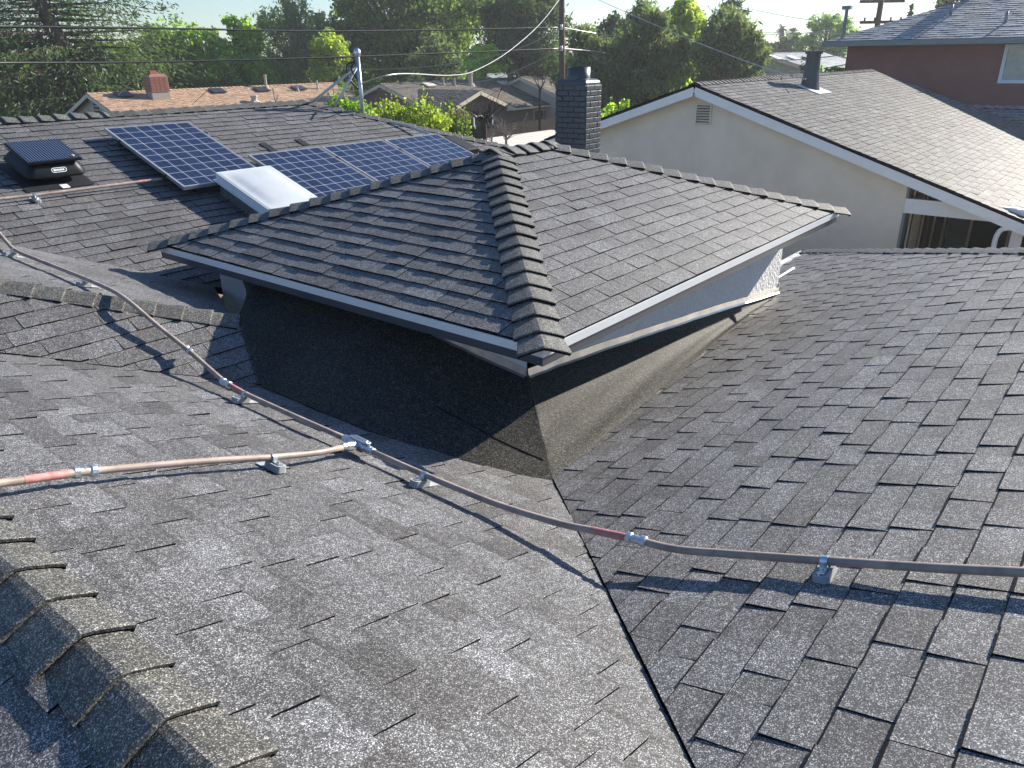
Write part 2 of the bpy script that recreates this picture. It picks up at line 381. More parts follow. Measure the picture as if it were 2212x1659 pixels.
Qp = [p-n2*((p-ce)@n2) for p in Q]
mb = MB(); shingles(mb, Qp, np.array([.62, -.78, 0]), seed=6, lift=.004, wid=(.3, .6), t_hi=.009, t_lo=.006); mb.build('roof_slope', SH, house)
# ridge and hip caps
mb = MB(); caps(mb, (ridgeU, ridgeV+.02, ridgeZ), (ridgeU, 8.7, ridgeZ), (-1, 0, -S3), (1, 0, -S3), seed=1, w=.126, exposure=.210, lift=.030, thick=.010); mb.build('ridge_cap', CP, house)
mb = MB(); caps(mb, (-.2, 10.44, zM(10.44)), (4.6, 10.44, zM(10.44)), (0, 1, -S3), (0, -1, -S3), seed=2, lift=.045, thick=.028)
caps(mb, (7.62, 10.44, zM(10.44)), (4.5, 10.44, zM(10.44)), (0, 1, -S3), (0, -1, -S3), seed=3, lift=.034, thick=.018); mb.build('ridge_cap', CP, house)
mb = MB(); caps(mb, (11.7, 6.36, zM(6.36)), (7.62, 10.44, zM(10.44)), (0, -1, -S3), (1, 0, -S3), seed=4); mb.build('hip_cap', CP, house)
mb = MB(); caps(mb, (eaU+.02, eaV+.02, zR(eaV+.02)), (hU, ridgeV, ridgeZ), (0, 1, -S3), (1, 0, -S3), seed=5); mb.build('hip_cap', CP, house)
mb = MB(); caps(mb, (hU, ridgeV, ridgeZ), (ridgeU+.1, ridgeV, ridgeZ), (0, 1, -S3), (0, -1, -S3), seed=15); mb.build('ridge_cap', CP, house)
lC = np.cross(dR, (0, 0, 1)); mb = MB(); caps(mb, Re+dR*.02, Rm, np.array([.12, -1, -.47]), np.array([.5, .6, -.16]), seed=6, w=.135, lift=.030); mb.build('hip_cap', CP, house)
# eave gutter of the right-hand slope, seen past the pop-up room
mb = MB()
for dy, zz in ((.02, -.035), (.12, -.03)): mb.box((9.35, eaV+.01+dy, zR(eaV)+zz), 3.3, .012, .05)
mb.box((9.35, eaV+.08, zR(eaV)-.075), 3.3, .11, .01)
mb.build('eave_gutter', M['white_metal'], house)
mb = MB(); p = onR(1679, 601, .03); q = onR(1714, 579, .03); mb.tube([p-(q-p)*.6, q], .016, 8); mb.build('eave_pipe', M['white_metal'], house, smooth=True)
# walls of the house below the eaves
mb = MB()
mb.box((5, 13.9, -4.15), 12, .2, 2.9); mb.box((11.1, 10.3, -4.15), .2, 7.2, 2.9); mb.box((-2.9, 5, -4.05), .2, 17, 2.9); mb.box((9.9, -.3, -4.1), .2, 6.9, 2.9); mb.box((3.5, -3.5, -4.1), 12.8, .2, 2.9)
mb.box((8, 6.5, -4.1), 6.2, .2, 2.9)
mb.build('wall', M['beige_stucco'], house)
# ---------------- pop-up room: stucco box under a low hip roof
EZ = -1.52; nU, nV = 3.212, 2.437; wV = 6.764; eU = 8.268
rise = (wV-nV)/2*S3; apU = nU+(wV-nV)/2; apV = (nV+wV)/2; rdU = eU-(wV-nV)/2
NW, WW, EE, XX = np.array([nU, nV, EZ]), np.array([nU, wV, EZ]), np.array([eU, nV, EZ]), np.array([eU, wV, EZ])
AP, RD = np.array([apU, apV, EZ+rise]), np.array([rdU, apV, EZ+rise])
wU0, wV0, wU1, wV1 = 3.535, 2.81, 7.87, 6.40
Fz = onV(1138, 813.8, wV0)[2]; _fe = onV(1678, 632, wV0); wU1 = float(_fe[0])
def _fl(x, y, V=None): p = onV(x, y, wV0) if V is None else onU(x, y, wU0); return p
flash_r = [(wU0, Fz)]+[(float(p[0]), float(p[2])) for p in (onV(1250, 773, wV0), onV(1400, 722, wV0), onV(1540, 675, wV0))]+[(wU1, float(_fe[2]))]
_a1, _a2 = onU(1020, 762, wU0), onU(905, 705, wU0)
flash_l = [(wV0, Fz), (float(_a1[1]), float(_a1[2])), (float(_a2[1]), float(_a2[2])), (4.6, -1.665), (wV1, -1.625)]
mb = MB()
for c, sx, sy in (((wU0+.06, (wV0+wV1)/2), .12, wV1-wV0), ((wU1-.06, (wV0+wV1)/2), .12, wV1-wV0-.004), (((wU0+wU1)/2, wV0+.06), wU1-wU0-.004, .12), (((wU0+wU1)/2, wV1-.06), wU1-wU0-.004, .12)):
    mb.box((c[0], c[1], -2.33), sx, sy, 1.44)
room = mb.build('room_wall', M['stucco'], house)
tag(room, 'white stucco wall of the pop-up room')
mb = MB(); shingles(mb, [NW, AP, WW], (0, 1, 0), seed=11, exposure=.143, wid=(.14, .36), deck=.03, t_hi=.0165, t_lo=.0115); mb.build('room_roof', SH, room)
mb = MB(); shingles(mb, [NW, EE, RD, AP], (1, 0, 0), seed=12, exposure=.143, wid=(.13, .27), deck=.03, t_hi=.0125, t_lo=.0095, gap=.004, band=.25); mb.build('room_roof', SH, room)
mb = MB(); shingles(mb, [EE, XX, RD], (0, 1, 0), seed=13, deck=.03); mb.build('room_roof', SH, room)
mb = MB(); shingles(mb, [XX, WW, AP, RD], (1, 0, 0), seed=14, deck=.03); mb.build('room_roof', SH, room)
ov = .045
def hipcap(e, a, l, r, sd):
    e = np.array(e); d = (e-a)/np.linalg.norm(e-a); mb = MB(); caps(mb, e+d*ov*1.6, a-d*.02, l, r, seed=sd, exposure=.186, w=.15, lift=.036, thick=.009); mb.build('hip_cap', CP, room)
hipcap(NW, AP, (-1, 0, -S3), (0, -1, -S3), 21); hipcap(WW, AP, (-1, 0, -S3), (0, 1, -S3), 22); hipcap(EE, RD, (0, -1, -S3), (1, 0, -S3), 23); hipcap(XX, RD, (0, 1, -S3), (1, 0, -S3), 24)
mb = MB(); caps(mb, AP-np.array([.10, 0, .0]), RD+np.array([.12, 0, 0]), (0, 1, -S3), (0, -1, -S3), seed=25, w=.15, exposure=.2, lift=.04); mb.build('ridge_cap', CP, room)
# soffit, fascia boards, white drip edge
mb = MB(); mb.slab([NW+[.03, .03, -.06], EE+[-.03, .03, -.06], XX+[-.03, -.03, -.06], WW+[.03, -.03, -.06]], .02); mb.build('soffit', M['soffit'], room)
def ring(name, mat, out, z0, z1, th):
    mb = MB(); x0, x1, y0, y1 = nU-out, eU+out, nV-out, wV+out; zc = (z0+z1)/2; h = z1-z0
    mb.box((x0+th/2, (y0+y1)/2, zc), th, y1-y0, h); mb.box((x1-th/2, (y0+y1)/2, zc), th, y1-y0, h)
    mb.box(((x0+x1)/2, y0+th/2, zc), x1-x0-2*th-.002, th, h); mb.box(((x0+x1)/2, y1-th/2, zc), x1-x0-2*th-.002, th, h)
    return mb.build(name, mat, room)
ring('fascia', M['fascia'], .0, EZ-.118, EZ-.012, .03)
ring('drip_edge', M['white_metal'], .012, EZ-.058, EZ-.004, .01)
# flashing strip round the foot of the wall: follows the curb
ft = onL(1195, 1041)
mb = MB()
def strip(pts3, out, h, flare=.012):
    top = [p+out*.004+np.array([0, 0, h]) for p in pts3]; mid = [p+out*.012+np.array([0, 0, .012]) for p in pts3]; bot = [p+out*(.012+flare) for p in pts3]; k = len(pts3)
    inn = [p-out*.02+np.array([0, 0, h]) for p in pts3]
    mb.add(top+mid+bot+inn, [(i, i+1, k+i+1, k+i) for i in range(k-1)]+[(k+i, k+i+1, 2*k+i+1, 2*k+i) for i in range(k-1)]+[(3*k+i, 3*k+i+1, i+1, i) for i in range(k-1)], 0)
rs = random.Random(4)
def dense(pts, n, mk):
    out = []
    for (a, z), (b, z2) in zip(pts[:-1], pts[1:]):
        for k in range(n): t = k/n; out.append(mk(a+(b-a)*t, z+(z2-z)*t+rs.uniform(-.003, .003)))
    out.append(mk(*pts[-1])); return out
strip(dense(flash_r, 6, lambda a, z: np.array([a, wV0-.002+rs.uniform(-.004, .002), z])), np.array([0, -1.0, 0]), .060)
strip(dense(flash_l, 6, lambda a, z: np.array([wU0-.002+rs.uniform(-.004, .002), a, z])), np.array([-1.0, 0, 0]), .060)
mb.box((wU1+.006, wV0+.05, flash_r[-1][1]+.05), .012, .12, .1)
mb.build('flashing', M['galv'], room)
# roll-roofing saddle running from the flashing down onto the slopes
crR = [onR(x, y, .004) for x, y in ((1195, 1041), (1300, 951), (1400, 866), (1500, 782), (1570, 722), (1640, 668), (1682, 640))]
topR = [np.array([wU0+(wU1-wU0)*t, wV0+.02, np.interp(wU0+(wU1-wU0)*t, [p[0] for p in flash_r], [p[1] for p in flash_r])+.01]) for t in (0, .14, .30, .48, .66, .84, 1.0)]
crT = VM1+dV*.95+np.array([0, 0, .01])
crL = [onL(x, y, .004) for x, y in ((1195, 1041), (1090, 1020), (983, 989), (880, 958), (794, 930), (680, 884), (566, 836))]+[Re+np.array([0, 0, .012]), crT]
topL = [np.array([wU0+.02, v_, np.interp(v_, [p[0] for p in flash_l], [p[1] for p in flash_l])+.01]) for v_ in (wV0, 2.9, 3.2, 3.55, 3.9, 4.4, 5.0, 5.8, 6.35)]
mb = MB(); NR = 14
TOP = topL[::-1]+[topL[0]*.5+topR[0]*.5]+topR[1:]; BOT = crL[::-1]+[crR[0]]+crR[1:]
# refine lengthwise so that the turn at the corner is a soft bend
def refine(P, n=4):
    out = []
    for a_, b_ in zip(P[:-1], P[1:]):
        for k in range(n): out.append(a_+(b_-a_)*k/n)
    return out+[P[-1]]
TOP, BOT = refine(TOP), refine(BOT); kc = len(TOP); V = []; ic = 4*(len(topL))-2
for i in range(kc):
    for j in range(NR+1):
        t = j/NR; p = TOP[i]*(1-t)+BOT[i]*t
        near = math.exp(-((i-ic)/5.0)**2)
        sag = -.036*math.sin(math.pi*t)*(1-.7*near)+.006*math.exp(-((t-.93)/.08)**2)
        V.append(p+np.array([0, 0, sag+.004*math.sin(i*.55+j*1.3)*(0 < j < NR)]))
for _ in range(3):                            # ease the corner
    Vn = list(V)
    for i in range(1, kc-1):
        for j in range(1, NR):
            if abs(i-ic) < 8: Vn[i*(NR+1)+j] = V[i*(NR+1)+j]*.5+(V[(i-1)*(NR+1)+j]+V[(i+1)*(NR+1)+j])*.25
    V = Vn
SF = [(i*(NR+1)+j+1, i*(NR+1)+j, (i+1)*(NR+1)+j, (i+1)*(NR+1)+j+1) for i in range(kc-1) for j in range(NR)]
nn_ = np.cross(V[SF[200][1]]-V[SF[200][0]], V[SF[200][2]]-V[SF[200][0]])
if nn_[2] < 0: SF = [f[::-1] for f in SF]
mb.add(V, SF, 0, .5); SV = V
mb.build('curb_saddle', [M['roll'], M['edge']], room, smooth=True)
# lap line of the rolled sheet on the saddle
def saddle_pt(x, y):
    """point of the saddle sheet seen at (x, y)"""
    r = ray(x, y); best = None
    for f in SF:
        for tri in ((f[0], f[1], f[2]), (f[0], f[2], f[3])):
            p0, p1, p2 = SV[tri[0]], SV[tri[1]], SV[tri[2]]; A = np.array([p1-p0, p2-p0, -r]).T
            if abs(np.linalg.det(A)) < 1e-12: continue
            s_ = np.linalg.solve(A, -p0)
            if s_[0] >= -.01 and s_[1] >= -.01 and s_[0]+s_[1] <= 1.01 and s_[2] > 0 and (best is None or s_[2] < best): best = s_[2]
    return None if best is None else r*best
lap = [saddle_pt(x, y) for x, y in ((940, 877), (1000, 908), (1058, 940), (1120, 970), (1174, 993))]
lap = [p for p in lap if p is not None]
# the lap sheet: a second layer over the lower part of the saddle
if len(lap) >= 2:
    mb = MB(); W_ = .006; P = smooth_path([p+np.array([0, 0, -.003]) for p in lap], 5)
    k = len(P); q = []
    for p in P: q += [p+np.array([.002, .006, .006]), p+np.array([-.005, -.003, .006]), p+np.array([-.006, -.004, -.012])]
    mb.add(q, [(3*i+j, 3*i+j+1, 3*i+j+4, 3*i+j+3) for i in range(k-1) for j in range(2)], 0); mb.build('saddle_lap', M['edge'], room)
# sealant bead in the corner between saddle and right-hand slope
mb = MB(); P = smooth_path([p+np.array([0, -.006, -.002]) for p in crR], 8)
mb.tube([p+np.array([rs.uniform(-.006, .006), rs.uniform(-.006, .006), 0]) for p in P], [rs.uniform(.009, .014) for _ in P], 7); 
mb.build('sealant_bead', noisy('pale_granule_sealant', (.16, .155, .12), .4, 60, .9, .2, col2=(.30, .28, .20), bumpd=.004, bscale=150), room, smooth=True)
# ---------------- painted brick chimney on the far slope
cU0, cU1, cV0, cV1 = 9.51, 9.90, 6.46, 6.99; ctop = -.40; cbot = -2.0
mb = MB(); mb.box(((cU0+cU1)/2, (cV0+cV1)/2, (ctop+cbot)/2), cU1-cU0-.02, cV1-cV0-.02, ctop-cbot)
chim = mb.build('chimney', M['mortar'], house); tag(chim, 'charcoal painted brick chimney with round metal flue')
mb = MB(); ch = .0725; rows = int((ctop-cbot)/ch); rb = random.Random(9)
def course(x0, x1, fix, z, axis, side, off):
    x = x0
    w = .2 if not off else .1
    while x < x1-.01:
        e = min(x+w, x1)
        if x1-e < .03: e = x1
        c = (x+e)/2; s_ = e-x-.009; d = .012+rb.uniform(-.003, .003)
        if axis == 0: mb.box((c, fix+side*(d/2-.012), z), s_, d+.02, ch-.011+rb.uniform(-.002, .002))
        else: mb.box((fix+side*(d/2-.012), c, z), d+.02, s_, ch-.011+rb.uniform(-.002, .002))
        x = e; w = .2
for r_ in range(rows):
    z = ctop-ch*(r_+.5); off = r_ % 2
    course(cU0, cU1, cV0, z, 0, -1, off); course(cU0, cU1, cV1, z, 0, 1, off); course(cV0, cV1, cU0, z, 1, -1, off); course(cV0, cV1, cU1, z, 1, 1, off)
mb.build('brick_face', M['chimney'], chim, bevel=.004)
mb = MB(); x0, x1, y0, y1 = cU0+.012, cU1-.012, cV0+.012, cV1-.012
lv = [(0, -.01), (.0, .03), (.012, .055), (.035, .072), (.075, .082)]; V = []
for ins, h in lv: V += [(x0+ins, y0+ins, ctop+h), (x1-ins, y0+ins, ctop+h), (x1-ins, y1-ins, ctop+h), (x0+ins, y1-ins, ctop+h)]
mb.add(V, [(4*i+j, 4*i+(j+1) % 4, 4*i+4+(j+1) % 4, 4*i+4+j) for i in range(4) for j in range(4)]+[(16, 17, 18, 19)]); mb.build('chimney_crown', M['chimney'], chim, smooth=False, bevel=.006)
mb = MB(); cc = np.array([(cU0+cU1)/2, (cV0+cV1)/2]); K = 28
ro, ri, zt = .165, .155, ctop+.235
V = [(cc[0]+r_*math.cos(2*math.pi*k/K), cc[1]+r_*math.sin(2*math.pi*k/K), z_) for r_, z_ in ((ro, ctop+.06), (ro, zt), (ri, zt), (ri, ctop+.09)) for k in range(K)]
mb.add(V, [(i*K+k, i*K+(k+1) % K, (i+1)*K+(k+1) % K, (i+1)*K+k) for i in range(3) for k in range(K)]); mb.build('flue', M['flue'], chim, smooth=True)

# ================================================================== THINGS ON OUR ROOF
nM = np.array([0, -S3, 1]); nM /= np.linalg.norm(nM); bM = np.array([0, 1, S3]); bM /= np.linalg.norm(bM); aM = np.array([1.0, 0, 0])
# ---- solar panels (local frame: x along the course, y up the slope, z off the roof)
def cell_mat():
    m, nt, b = new_mat('solar_cells'); v = coords(nt); sp = nt.nodes.new('ShaderNodeSeparateXYZ'); L(nt, v, sp.inputs[0])
    def mth(op, a, bb=None, c=None):
        n = nt.nodes.new('ShaderNodeMath'); n.operation = op
        for i, s in enumerate((a, bb, c)):
            if s is None: continue
            if isinstance(s, (int, float)): n.inputs[i].default_value = s
            else: L(nt, s, n.inputs[i])
        return n.outputs[0]
    cw, chh = 1.016/6, 1.660/10
    fx = mth('FRACT', mth('DIVIDE', mth('SUBTRACT', sp.outputs[0], .022), cw)); fy = mth('FRACT', mth('DIVIDE', mth('SUBTRACT', sp.outputs[1], .022), chh))
    gx = mth('LESS_THAN', mth('ABSOLUTE', mth('SUBTRACT', fx, .5)), .486); gy = mth('LESS_THAN', mth('ABSOLUTE', mth('SUBTRACT', fy, .5)), .486)
    cell = mth('MULTIPLY', gx, gy)
    bus = mth('GREATER_THAN', mth('ABSOLUTE', mth('SUBTRACT', mth('FRACT', mth('MULTIPLY', fx, 3.0)), .5)), .49)
    bus = mth('LESS_THAN', mth('ABSOLUTE', mth('SUBTRACT', mth('FRACT', mth('MULTIPLY', fx, 3.0)), .5)), .035)
    ids = nt.nodes.new('ShaderNodeCombineXYZ'); L(nt, mth('FLOOR', mth('DIVIDE', mth('SUBTRACT', sp.outputs[0], .022), cw)), ids.inputs[0]); L(nt, mth('FLOOR', mth('DIVIDE', mth('SUBTRACT', sp.outputs[1], .022), chh)), ids.inputs[1])
    wn = nt.nodes.new('ShaderNodeTexWhiteNoise'); L(nt, ids.outputs[0], wn.inputs[0])
    vo = N(nt, 'ShaderNodeTexVoronoi', Scale=55.0); L(nt, v, vo.inputs['Vector'])
    rp = ramp(nt, [(0, (.006, .010, .036)), (1, (.013, .021, .06))]); L(nt, wn.outputs[0], rp.inputs[0])
    r2 = ramp(nt, [(0, .75), (1, 1.25)]); sep = nt.nodes.new('ShaderNodeSeparateColor'); L(nt, vo.outputs['Color'], sep.inputs[0]); L(nt, sep.outputs[0], r2.inputs[0])
    c = mul(nt, rp.outputs[0], r2.outputs[0])
    mx = nt.nodes.new('ShaderNodeMix'); mx.data_type = 'RGBA'; L(nt, bus, mx.inputs[0]); L(nt, c, mx.inputs[6]); mx.inputs[7].default_value = (.05, .06, .10, 1)
    m2 = nt.nodes.new('ShaderNodeMix'); m2.data_type = 'RGBA'; L(nt, cell, m2.inputs[0]); m2.inputs[6].default_value = (.62, .64, .66, 1); L(nt, mx.outputs[2], m2.inputs[7])
    L(nt, m2.outputs[2], b.inputs['Base Color']); b.inputs['Roughness'].default_value = .12; b.inputs['Specular IOR Level'].default_value = .5
    n = N(nt, 'ShaderNodeTexNoise', Scale=3.0); L(nt, v, n.inputs['Vector']); rr = ramp(nt, [(.35, .08), (.7, .22)]); L(nt, n.outputs[0], rr.inputs[0]); L(nt, rr.outputs[0], b.inputs['Roughness'])
    return m
M['cells'] = cell_mat()
PW, PH = 1.06, 1.704
def roof_matrix(U, V, h):
    o = np.array([U, V, zM(V)])+nM*h
    return Matrix(((aM[0], bM[0], nM[0], o[0]), (aM[1], bM[1], nM[1], o[1]), (aM[2], bM[2], nM[2], o[2]), (0, 0, 0, 1)))
pan = bpy.data.objects.new('solar_panel', None); COL.objects.link(pan); ORG[pan.name] = np.zeros(3)
mb = MB(); fw, fh = .014, .040
mb.box((fw/2, PH/2, -fh/2), fw, PH, fh); mb.box((PW-fw/2, PH/2, -fh/2), fw, PH, fh); mb.box((PW/2, fw/2, -fh/2), PW-2*fw, fw, fh); mb.box((PW/2, PH-fw/2, -fh/2), PW-2*fw, fw, fh)
pf = mb.build('frame', M['alu'], pan)
mb = MB(); mb.add([(fw, fw, -.003), (PW-fw, fw, -.003), (PW-fw, PH-fw, -.003), (fw, PH-fw, -.003), (fw, fw, -.008), (PW-fw, fw, -.008), (PW-fw, PH-fw, -.008), (fw, PH-fw, -.008)], [(0, 1, 2, 3), (7, 6, 5, 4)]); pg = mb.build('cell_sheet', M['cells'], pan)
brs = []
for y in (.36, 1.34):
    mb = MB(); mb.box((PW/2, y, -fh-.022), PW+.06, .04, .04)
    for x in (.12, PW-.12): mb.box((x, y, -.11), .05, .05, .06); mb.box((x, y, -.142), .09, .14, .012)
    for x in (-.018, PW+.018): mb.box((x, y, -.012), .034, .04, .028); mb.tube([(x, y, -.03), (x, y, .014)], .006, 6)
    brs.append(mb.build('mounting_rail', M['dark_alu'], pan))
def copy_tree(o, parent=None):
    c = o.copy(); COL.objects.link(c)
    if parent is not None: c.parent = parent
    for ch_ in o.children: copy_tree(ch_, c)
    return c
spots = [(4.22, 8.12, 'blue solar panel standing alone beside the attic fan, upper left of the skylight'), (5.40, 7.06, 'solar panel nearest the skylight in the row of three'), (6.50, 7.05, 'middle solar panel of the row of three behind the pop-up roof'), (7.60, 7.04, 'solar panel at the chimney end of the row of three')]
protos = pan
for i, (U, V, lb) in enumerate(spots):
    o = pan if i == 0 else copy_tree(pan)
    o.matrix_world = roof_matrix(U, V, .145); tag(o, lb, 'solar panel', 'solar panels on the far roof slope')
# black junction cover at the right end of the array
t = thing('junction_box', 'black junction box with cables at the right end of the solar row', 'junction box', PM(8.72, 8.15))
p = PM(8.80, 8.28)+nM*.10; mb = MB(); mb.box(p, .26, .52, .10, aM, bM); mb.build('cover', M['black_matte'], t, bevel=.012)
mb = MB()
for k in range(4):
    q = PM(8.93, 8.02+k*.02); mb.tube(smooth_path([q+nM*.07+bM*(.05*k-.1), q+nM*.10+aM*.06, q+nM*.03+aM*.03-bM*.06, q+nM*.02-bM*.12-aM*.05], 5), .011, 6)
mb.build('cable', M['black_metal'], t, smooth=True)
# thin conduit that climbs over the hip to the array
p = [onM(862, 268, .05), onM(880, 271, .07), onM(900, 282, .09), onM(930, 292, .10), onM(940, 297, .10)]
mb = MB(); mb.tube(bend_path([p[0]-(p[1]-p[0])*1.2, p[0], p[1], p[3], p[4]], .12), .019, 8); o = mb.build('array_conduit', M['mast'], None, smooth=True); tag(o, 'thin grey conduit climbing over the hip to the solar row', 'conduit')
# patched felt strips by the array
for i, (x, y, s_, lb) in enumerate(((575, 318, .62, 'black flashing patch on shingles by the top edge of solar row, left of two'), (640, 304, .30, 'small black felt patch on shingles above the solar row, right of two'))):
    p = onM(x+12, y+(8 if i == 0 else 6)); mb = MB(); mb.box(p+nM*.016, .10, s_*.7, .01, aM, bM+aM*-.5); o = mb.build('roof_patch', M['black_matte']); tag(o, lb, 'roof patch', 'roof patches')
# ---- skylight
sk = thing('skylight', 'white domed acrylic skylight on a metal curb between the solar panels', 'skylight', PM(4.95, 7.68))
sU0, sU1, sV0, sV1 = 4.62, 5.285, 7.19, 8.11
def MP(U, V, h): return PM(U, V)+nM*h
mb = MB()
for (u0, v0, u1, v1) in ((sU0+.03, sV0+.03, sU1-.03, sV0+.03), (sU1-.03, sV0+.03, sU1-.03, sV1-.03), (sU1-.03, sV1-.03, sU0+.03, sV1-.03), (sU0+.03, sV1-.03, sU0+.03, sV0+.03)):
    a_, b_ = MP(u0, v0, .10), MP(u1, v1, .10); mb.box((a_+b_)/2, np.linalg.norm(b_-a_)+.02, .025, .2, b_-a_, np.cross(nM, b_-a_))
mb.build('curb', M['shingle'], sk)
mb = MB()
for (u0, v0, u1, v1) in ((sU0-.035, sV0, sU1+.035, sV0), (sU1, sV0, sU1, sV1), (sU1+.035, sV1, sU0-.035, sV1), (sU0, sV1, sU0, sV0)):
    a_, b_ = MP(u0, v0, .165), MP(u1, v1, .165); mb.box((a_+b_)/2, np.linalg.norm(b_-a_)-(.07 if u0 == u1 else 0)-.002, .07, .012, b_-a_, np.cross(nM, b_-a_))
    a_, b_ = MP(u0, v0, .215), MP(u1, v1, .215); mb.box((a_+b_)/2-np.cross(nM, (b_-a_)/np.linalg.norm(b_-a_))*-.0, np.linalg.norm(b_-a_)-(.03 if u0 == u1 else .04)-.002, .035, .085, b_-a_, np.cross(nM, b_-a_))
mb.build('frame', M['white_metal'], sk)
mb = MB(); NX, NY = 16, 22; V = []
for i in range(NX+1):
    for j in range(NY+1):
        x, y = i/NX, j/NY; ex = min(x, 1-x)*(sU1-sU0); ey = min(y, 1-y)*(sV1-sV0); e = min(ex, ey)
        f = (1-abs(2*x-1)**2.4)*(1-abs(2*y-1)**2.4); h = .262+(.0 if e < .045 else .032*f**.8*min(1, ((e-.045)/.09))**.7)
        V.append(MP(sU0+(sU1-sU0)*x, sV0+(sV1-sV0)*y, h))
mb.add(V, [(i*(NY+1)+j, (i+1)*(NY+1)+j, (i+1)*(NY+1)+j+1, i*(NY+1)+j+1) for i in range(NX) for j in range(NY)]); mb.build('dome', M['acrylic'], sk, smooth=True)
# ---- solar attic fan
fc = (3.245, 9.05); fan = thing('attic_fan', 'black solar attic fan with tilted panel lid and oval white logo', 'attic fan', PM(*fc))
mb = MB(); mb.box(MP(fc[0]-.02, fc[1]-.03, .018), .66, .74, .006, aM, bM); mb.build('flange', M['black_matte'], fan)
mb = MB()
V = []; K = 28
for r_, h in ((.19, .0), (.17, .03), (.155, .06), (.155, .14)):
    V += [MP(fc[0]+r_*math.cos(2*math.pi*k/K), fc[1], 0)+bM*(r_*math.sin(2*math.pi*k/K))+nM*(h+.018) for k in range(K)]
mb.add(V, [(i*K+k, i*K+(k+1) % K, (i+1)*K+(k+1) % K, (i+1)*K+k) for i in range(3) for k in range(K)]); mb.build('neck', M['black_matte'], fan, smooth=True)
def rrect(w, d, r, n=5):
    o = []
    for cx_, cy_, a0_ in ((w/2-r, d/2-r, 0), (-w/2+r, d/2-r, 90), (-w/2+r, -d/2+r, 180), (w/2-r, -d/2+r, 270)):
        for k in range(n+1): a_ = math.radians(a0_+90*k/n); o.append((cx_+r*math.cos(a_), cy_+r*math.sin(a_)))
    return o
mb = MB(); lv = [(.50, .50, .08, .085), (.585, .60, .09, .088), (.60, .615, .09, .098), (.60, .615, .09, .112), (.47, .48, .06, .205), (.44, .45, .05, .215)]; V = []; n_ = len(rrect(1, 1, .1))
for w_, d_, r_, h in lv: V += [MP(*fc, 0)+aM*x+bM*y+nM*h for x, y in rrect(w_, d_, r_)]
mb.add(V, [(i*n_+k, i*n_+(k+1) % n_, (i+1)*n_+(k+1) % n_, (i+1)*n_+k) for i in range(len(lv)-1) for k in range(n_)]+[tuple(range((len(lv)-1)*n_, len(lv)*n_)), tuple(range(n_-1, -1, -1))]); mb.build('hood', M['black_metal'], fan, smooth=True, bevel=0)
def fan_cells():
    m, nt, b = new_mat('fan_cell_stripes'); v = coords(nt); w = N(nt, 'ShaderNodeTexWave', Scale=12.0); w.bands_direction = 'X'; L(nt, v, w.inputs['Vector'])
    rp = ramp(nt, [(0, (.008, .012, .028)), (.82, (.010, .016, .036)), (.93, (.10, .13, .20))]); L(nt, w.outputs[0], rp.inputs[0]); L(nt, rp.outputs[0], b.inputs['Base Color']); b.inputs['Roughness'].default_value = .15; return m
mb = MB(); mb.box(MP(*fc, .247), .53, .53, .028, aM, bM); mb.build('panel_frame', M['black_metal'], fan, bevel=.004)
mb = MB(); q = [MP(*fc, .2635)+aM*x+bM*y for x, y in ((-.25, -.25), (.25, -.25), (.25, .25), (-.25, .25))]; mb.slab(q, .002, up=nM); mb.build('panel_cells', fan_cells(), fan)
# front face of the hood: frame of the sloping face
h0 = MP(*fc, .112)-bM*.3075; h1 = MP(*fc, .205)-bM*.24; fup = (h1-h0)/np.linalg.norm(h1-h0); fn = np.cross(aM, fup); 
if fn[1] > 0: fn = -fn
fo = (h0+h1)/2+fn*.004-aM*-.02
mb = MB(); K = 32
def oval(w_, h_): return [(w_/2-h_/2+h_/2*math.cos(a_) if math.cos(a_) > 0 else -w_/2+h_/2+h_/2*math.cos(a_), h_/2*math.sin(a_)) for a_ in [2*math.pi*(k+.5)/K for k in range(K)]]
o1, o2 = oval(.150, .050), oval(.136, .037)
V = [fo+aM*x+fup*y+fn*.002 for x, y in o1]+[fo+aM*x+fup*y+fn*.002 for x, y in o2]
mb.add(V, [(k, (k+1) % K, K+(k+1) % K, K+k) for k in range(K)])
for k in range(7):                            # the mark's illegible lettering: a run of rounded blobs
    w_ = (.022, .013, .015, .013, .015, .013, .014)[k]; x = -.045+.0148*k; h_ = .024 if k else .026
    V = [fo+aM*(x+w_*.5*math.cos(a_))+fup*(h_*.5*math.sin(a_))+fn*.003 for a_ in [2*math.pi*i/10 for i in range(10)]]; mb.add(V, [tuple(range(10))])
mb.build('logo', M['trim'], fan)
mb = MB(); q0 = MP(fc[0]-.005, fc[1], .072)-bM*.19; mb.box(q0, .085, .004, .028, aM, fn); mb.build('label_plate', M['cream_label'], fan)
mb = MB(); mb.box(MP(fc[0]+.02, fc[1]-.355, .024), .075, .085, .004, aM, bM); mb.build('flange_plate', M['trim'], fan)
mb = MB(); 
q0 = MP(fc[0]+.19, fc[1]-.205, .269); mb.add([q0+aM*(.022*math.cos(a_)*(c_))+bM*(.016*math.sin(a_)*c_)+nM*h_ for c_, h_ in ((1, 0), (.7, .012), (.2, .016)) for a_ in [2*math.pi*i/8 for i in range(8)]], [(i*8+k, i*8+(k+1) % 8, (i+1)*8+(k+1) % 8, (i+1)*8+k) for i in range(2) for k in range(8)]+[tuple(range(16, 24))])
o = mb.build('dry_leaf', noisy('dry_leaf', (.5, .32, .2), .1, 9)); tag(o, 'small dry tan leaf lying on the attic fan lid', 'leaf')

